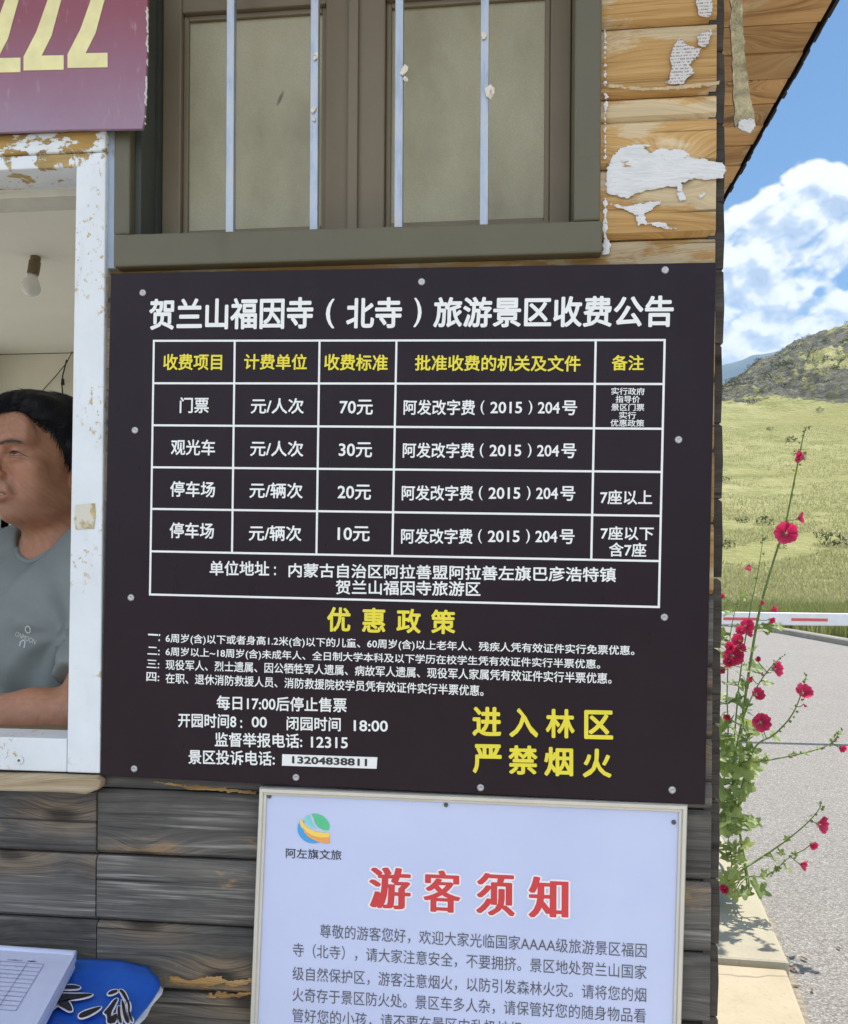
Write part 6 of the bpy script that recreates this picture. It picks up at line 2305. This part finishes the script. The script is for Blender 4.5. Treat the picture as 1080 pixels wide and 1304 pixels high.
hollyhock('low hollyhock leaning out over the kerb slab with small crimson flowers', ROOT_C,
          [dict(p=[(945, 1108, 2.6), (962, 1097, 2.58), (985, 1082, 2.55), (1008, 1065, 2.53), (1028, 1048, 2.52), (1042, 1032, 2.5), (1046, 1022, 2.5)], w=.005, **{'from': .3}),
           dict(p=[(948, 1116, 2.6), (970, 1116, 2.57), (986, 1109, 2.55), (1000, 1096, 2.54), (1011, 1088, 2.53)], w=.004, **{'from': .3}),
           dict(p=[(932, 1100, 2.65), (928, 1070, 2.65), (926, 1045, 2.65)], w=.004)],
          [(1045, 1050, 2.5, 12.5, (.7, -.7, .1), .85), (1034, 1075, 2.5, 8, (.3, -.8, -.2), .6), (1021, 1101, 2.52, 9, (.8, -.5, -.1), .65), (923, 1131, 2.55, 8.5, (-.4, -.9, .1), .6)],
          [(966, 1128, 2.5, 23), (926, 1056, 2.65, 17), (948, 1076, 2.6, 15), (930, 1095, 2.6, 16), (938, 1110, 2.55, 15), (950, 1135, 2.5, 15), (940, 1085, 2.6, 11), (936, 1137, 2.5, 13), (975, 1112, 2.55, 9), (985, 1095, 2.55, 9), (993, 1085, 2.55, 8), (930, 1020, 2.7, 15), (932, 1075, 2.6, 12), (1002, 1106, 2.54, 9)] + clump(20, 916, 962, 1040, 1135, 2.55, 2.75, 10, 22, 63), 9)

# dry leaves blown onto the road and the slab edge
r = np.random.default_rng(55)
M_dead = simple('dry_leaf', (.14, .09, .06), .8, var=.4)
for k, (x, y, s_) in enumerate(((1068, 1208, .015), (1024, 1222, .020), (1009, 1236, .022), (1034, 1262, .013), (1014, 1257, .015))):
    gx_, gy_ = G(x, y, .004)
    a_ = r.uniform(0, 6)
    n_ = 9
    pts = [(-1 + 2 * i / (n_ - 1)) for i in range(n_)]
    vs = []
    for side in (-1, 0, 1):
        for u_ in pts:
            wv = .42 * (1 - u_ * u_) * side
            xx, yy = u_ * s_, wv * s_
            vs.append((gx_ + xx * math.cos(a_) - yy * math.sin(a_), gy_ + xx * math.sin(a_) + yy * math.cos(a_), .006 + s_ * (.25 * abs(side) * (1 - u_ * u_) + .25 * u_ * u_)))
    q = MB(); q.add(vs, [(j * n_ + i, j * n_ + i + 1, (j + 1) * n_ + i + 1, (j + 1) * n_ + i) for j in range(2) for i in range(n_ - 1)])
    tag(q.build('fallen_leaf', M_dead, smooth=True), 'small curled dry leaf lying on the asphalt beside the kerb slab', 'leaf', 'dry leaves on the road')

# ================================================================== BARRIER
YBM = 7.36
bg = thing('barrier_gate', (6.3, YBM, 0), 'white parking barrier boom with red dashes across the road', 'barrier')
q = MB()
q.box(6.05, 6.45, YBM - .18, YBM + .18, 0.0, 1.02); q.box(6.08, 6.42, YBM - .15, YBM + .15, 1.021, 1.06)
M_boomw = simple('white_boom_paint', (.74, .75, .77), .4, var=.06, scale=9)
M_boomr = simple('red_reflector', (.62, .10, .09), .4, var=.1)
M_grey = simple('grey_housing', (.30, .31, .32), .45)
q.build('housing', M_grey, bg, bevel=.02)
zb0 = unproj(1000, 788.5, YBM).z
q = MB(); q.box(-2.2, 6.40, YBM - .024, YBM + .024, zb0 - .058, zb0 + .064); q.build('boom', M_boomw, bg, bevel=.012)
for k in range(-6, 5):
    xa_ = unproj(1008 + k * 86.5, 788, YBM - .03).x
    if not -2.1 < xa_ < 5.9: continue
    q = MB(); q.box(xa_, xa_ + .335, YBM - .0285, YBM - .0245, zb0 - .014, zb0 + .012); q.build('red_dash', M_boomr, bg)
q = MB(); q.box(-2.05, -1.95, YBM - .05, YBM + .05, 0.0, zb0 - .059); q.build('rest_post', M_grey, bg)

# summer haze over the valley
hz = MB(); hz.box(-5600, 5600, -5600, 6300, -1.5, 1500)
m_h = bpy.data.materials.new('valley_haze'); m_h.use_nodes = True
m_h.node_tree.nodes.clear()
oo = m_h.node_tree.nodes.new('ShaderNodeOutputMaterial'); pv = m_h.node_tree.nodes.new('ShaderNodeVolumePrincipled')
pv.inputs['Color'].default_value = (.52, .74, 1.0, 1); pv.inputs['Density'].default_value = 1.0e-4; pv.inputs['Anisotropy'].default_value = 0.0
m_h.node_tree.links.new(pv.outputs[0], oo.inputs['Volume'])
kind(hz.build('haze', m_h), 'stuff')

# unseen bright concrete forecourt, added to bounce light onto the front wall and indoors
fcm = MB(); fcm.prism_z([(-14, -14), (6.5, -14), (6.5, -.92), (.9, -.92), (.25, -.92), (.25, -.02), (-2.34, -.02), (-2.34, 7), (-14, 7)], -.05, .03)
M_bounce = slab_mat('bounce_concrete', (.40, .37, .31), (.50, .46, .40))
kind(fcm.build('pavement', M_bounce), 'structure')
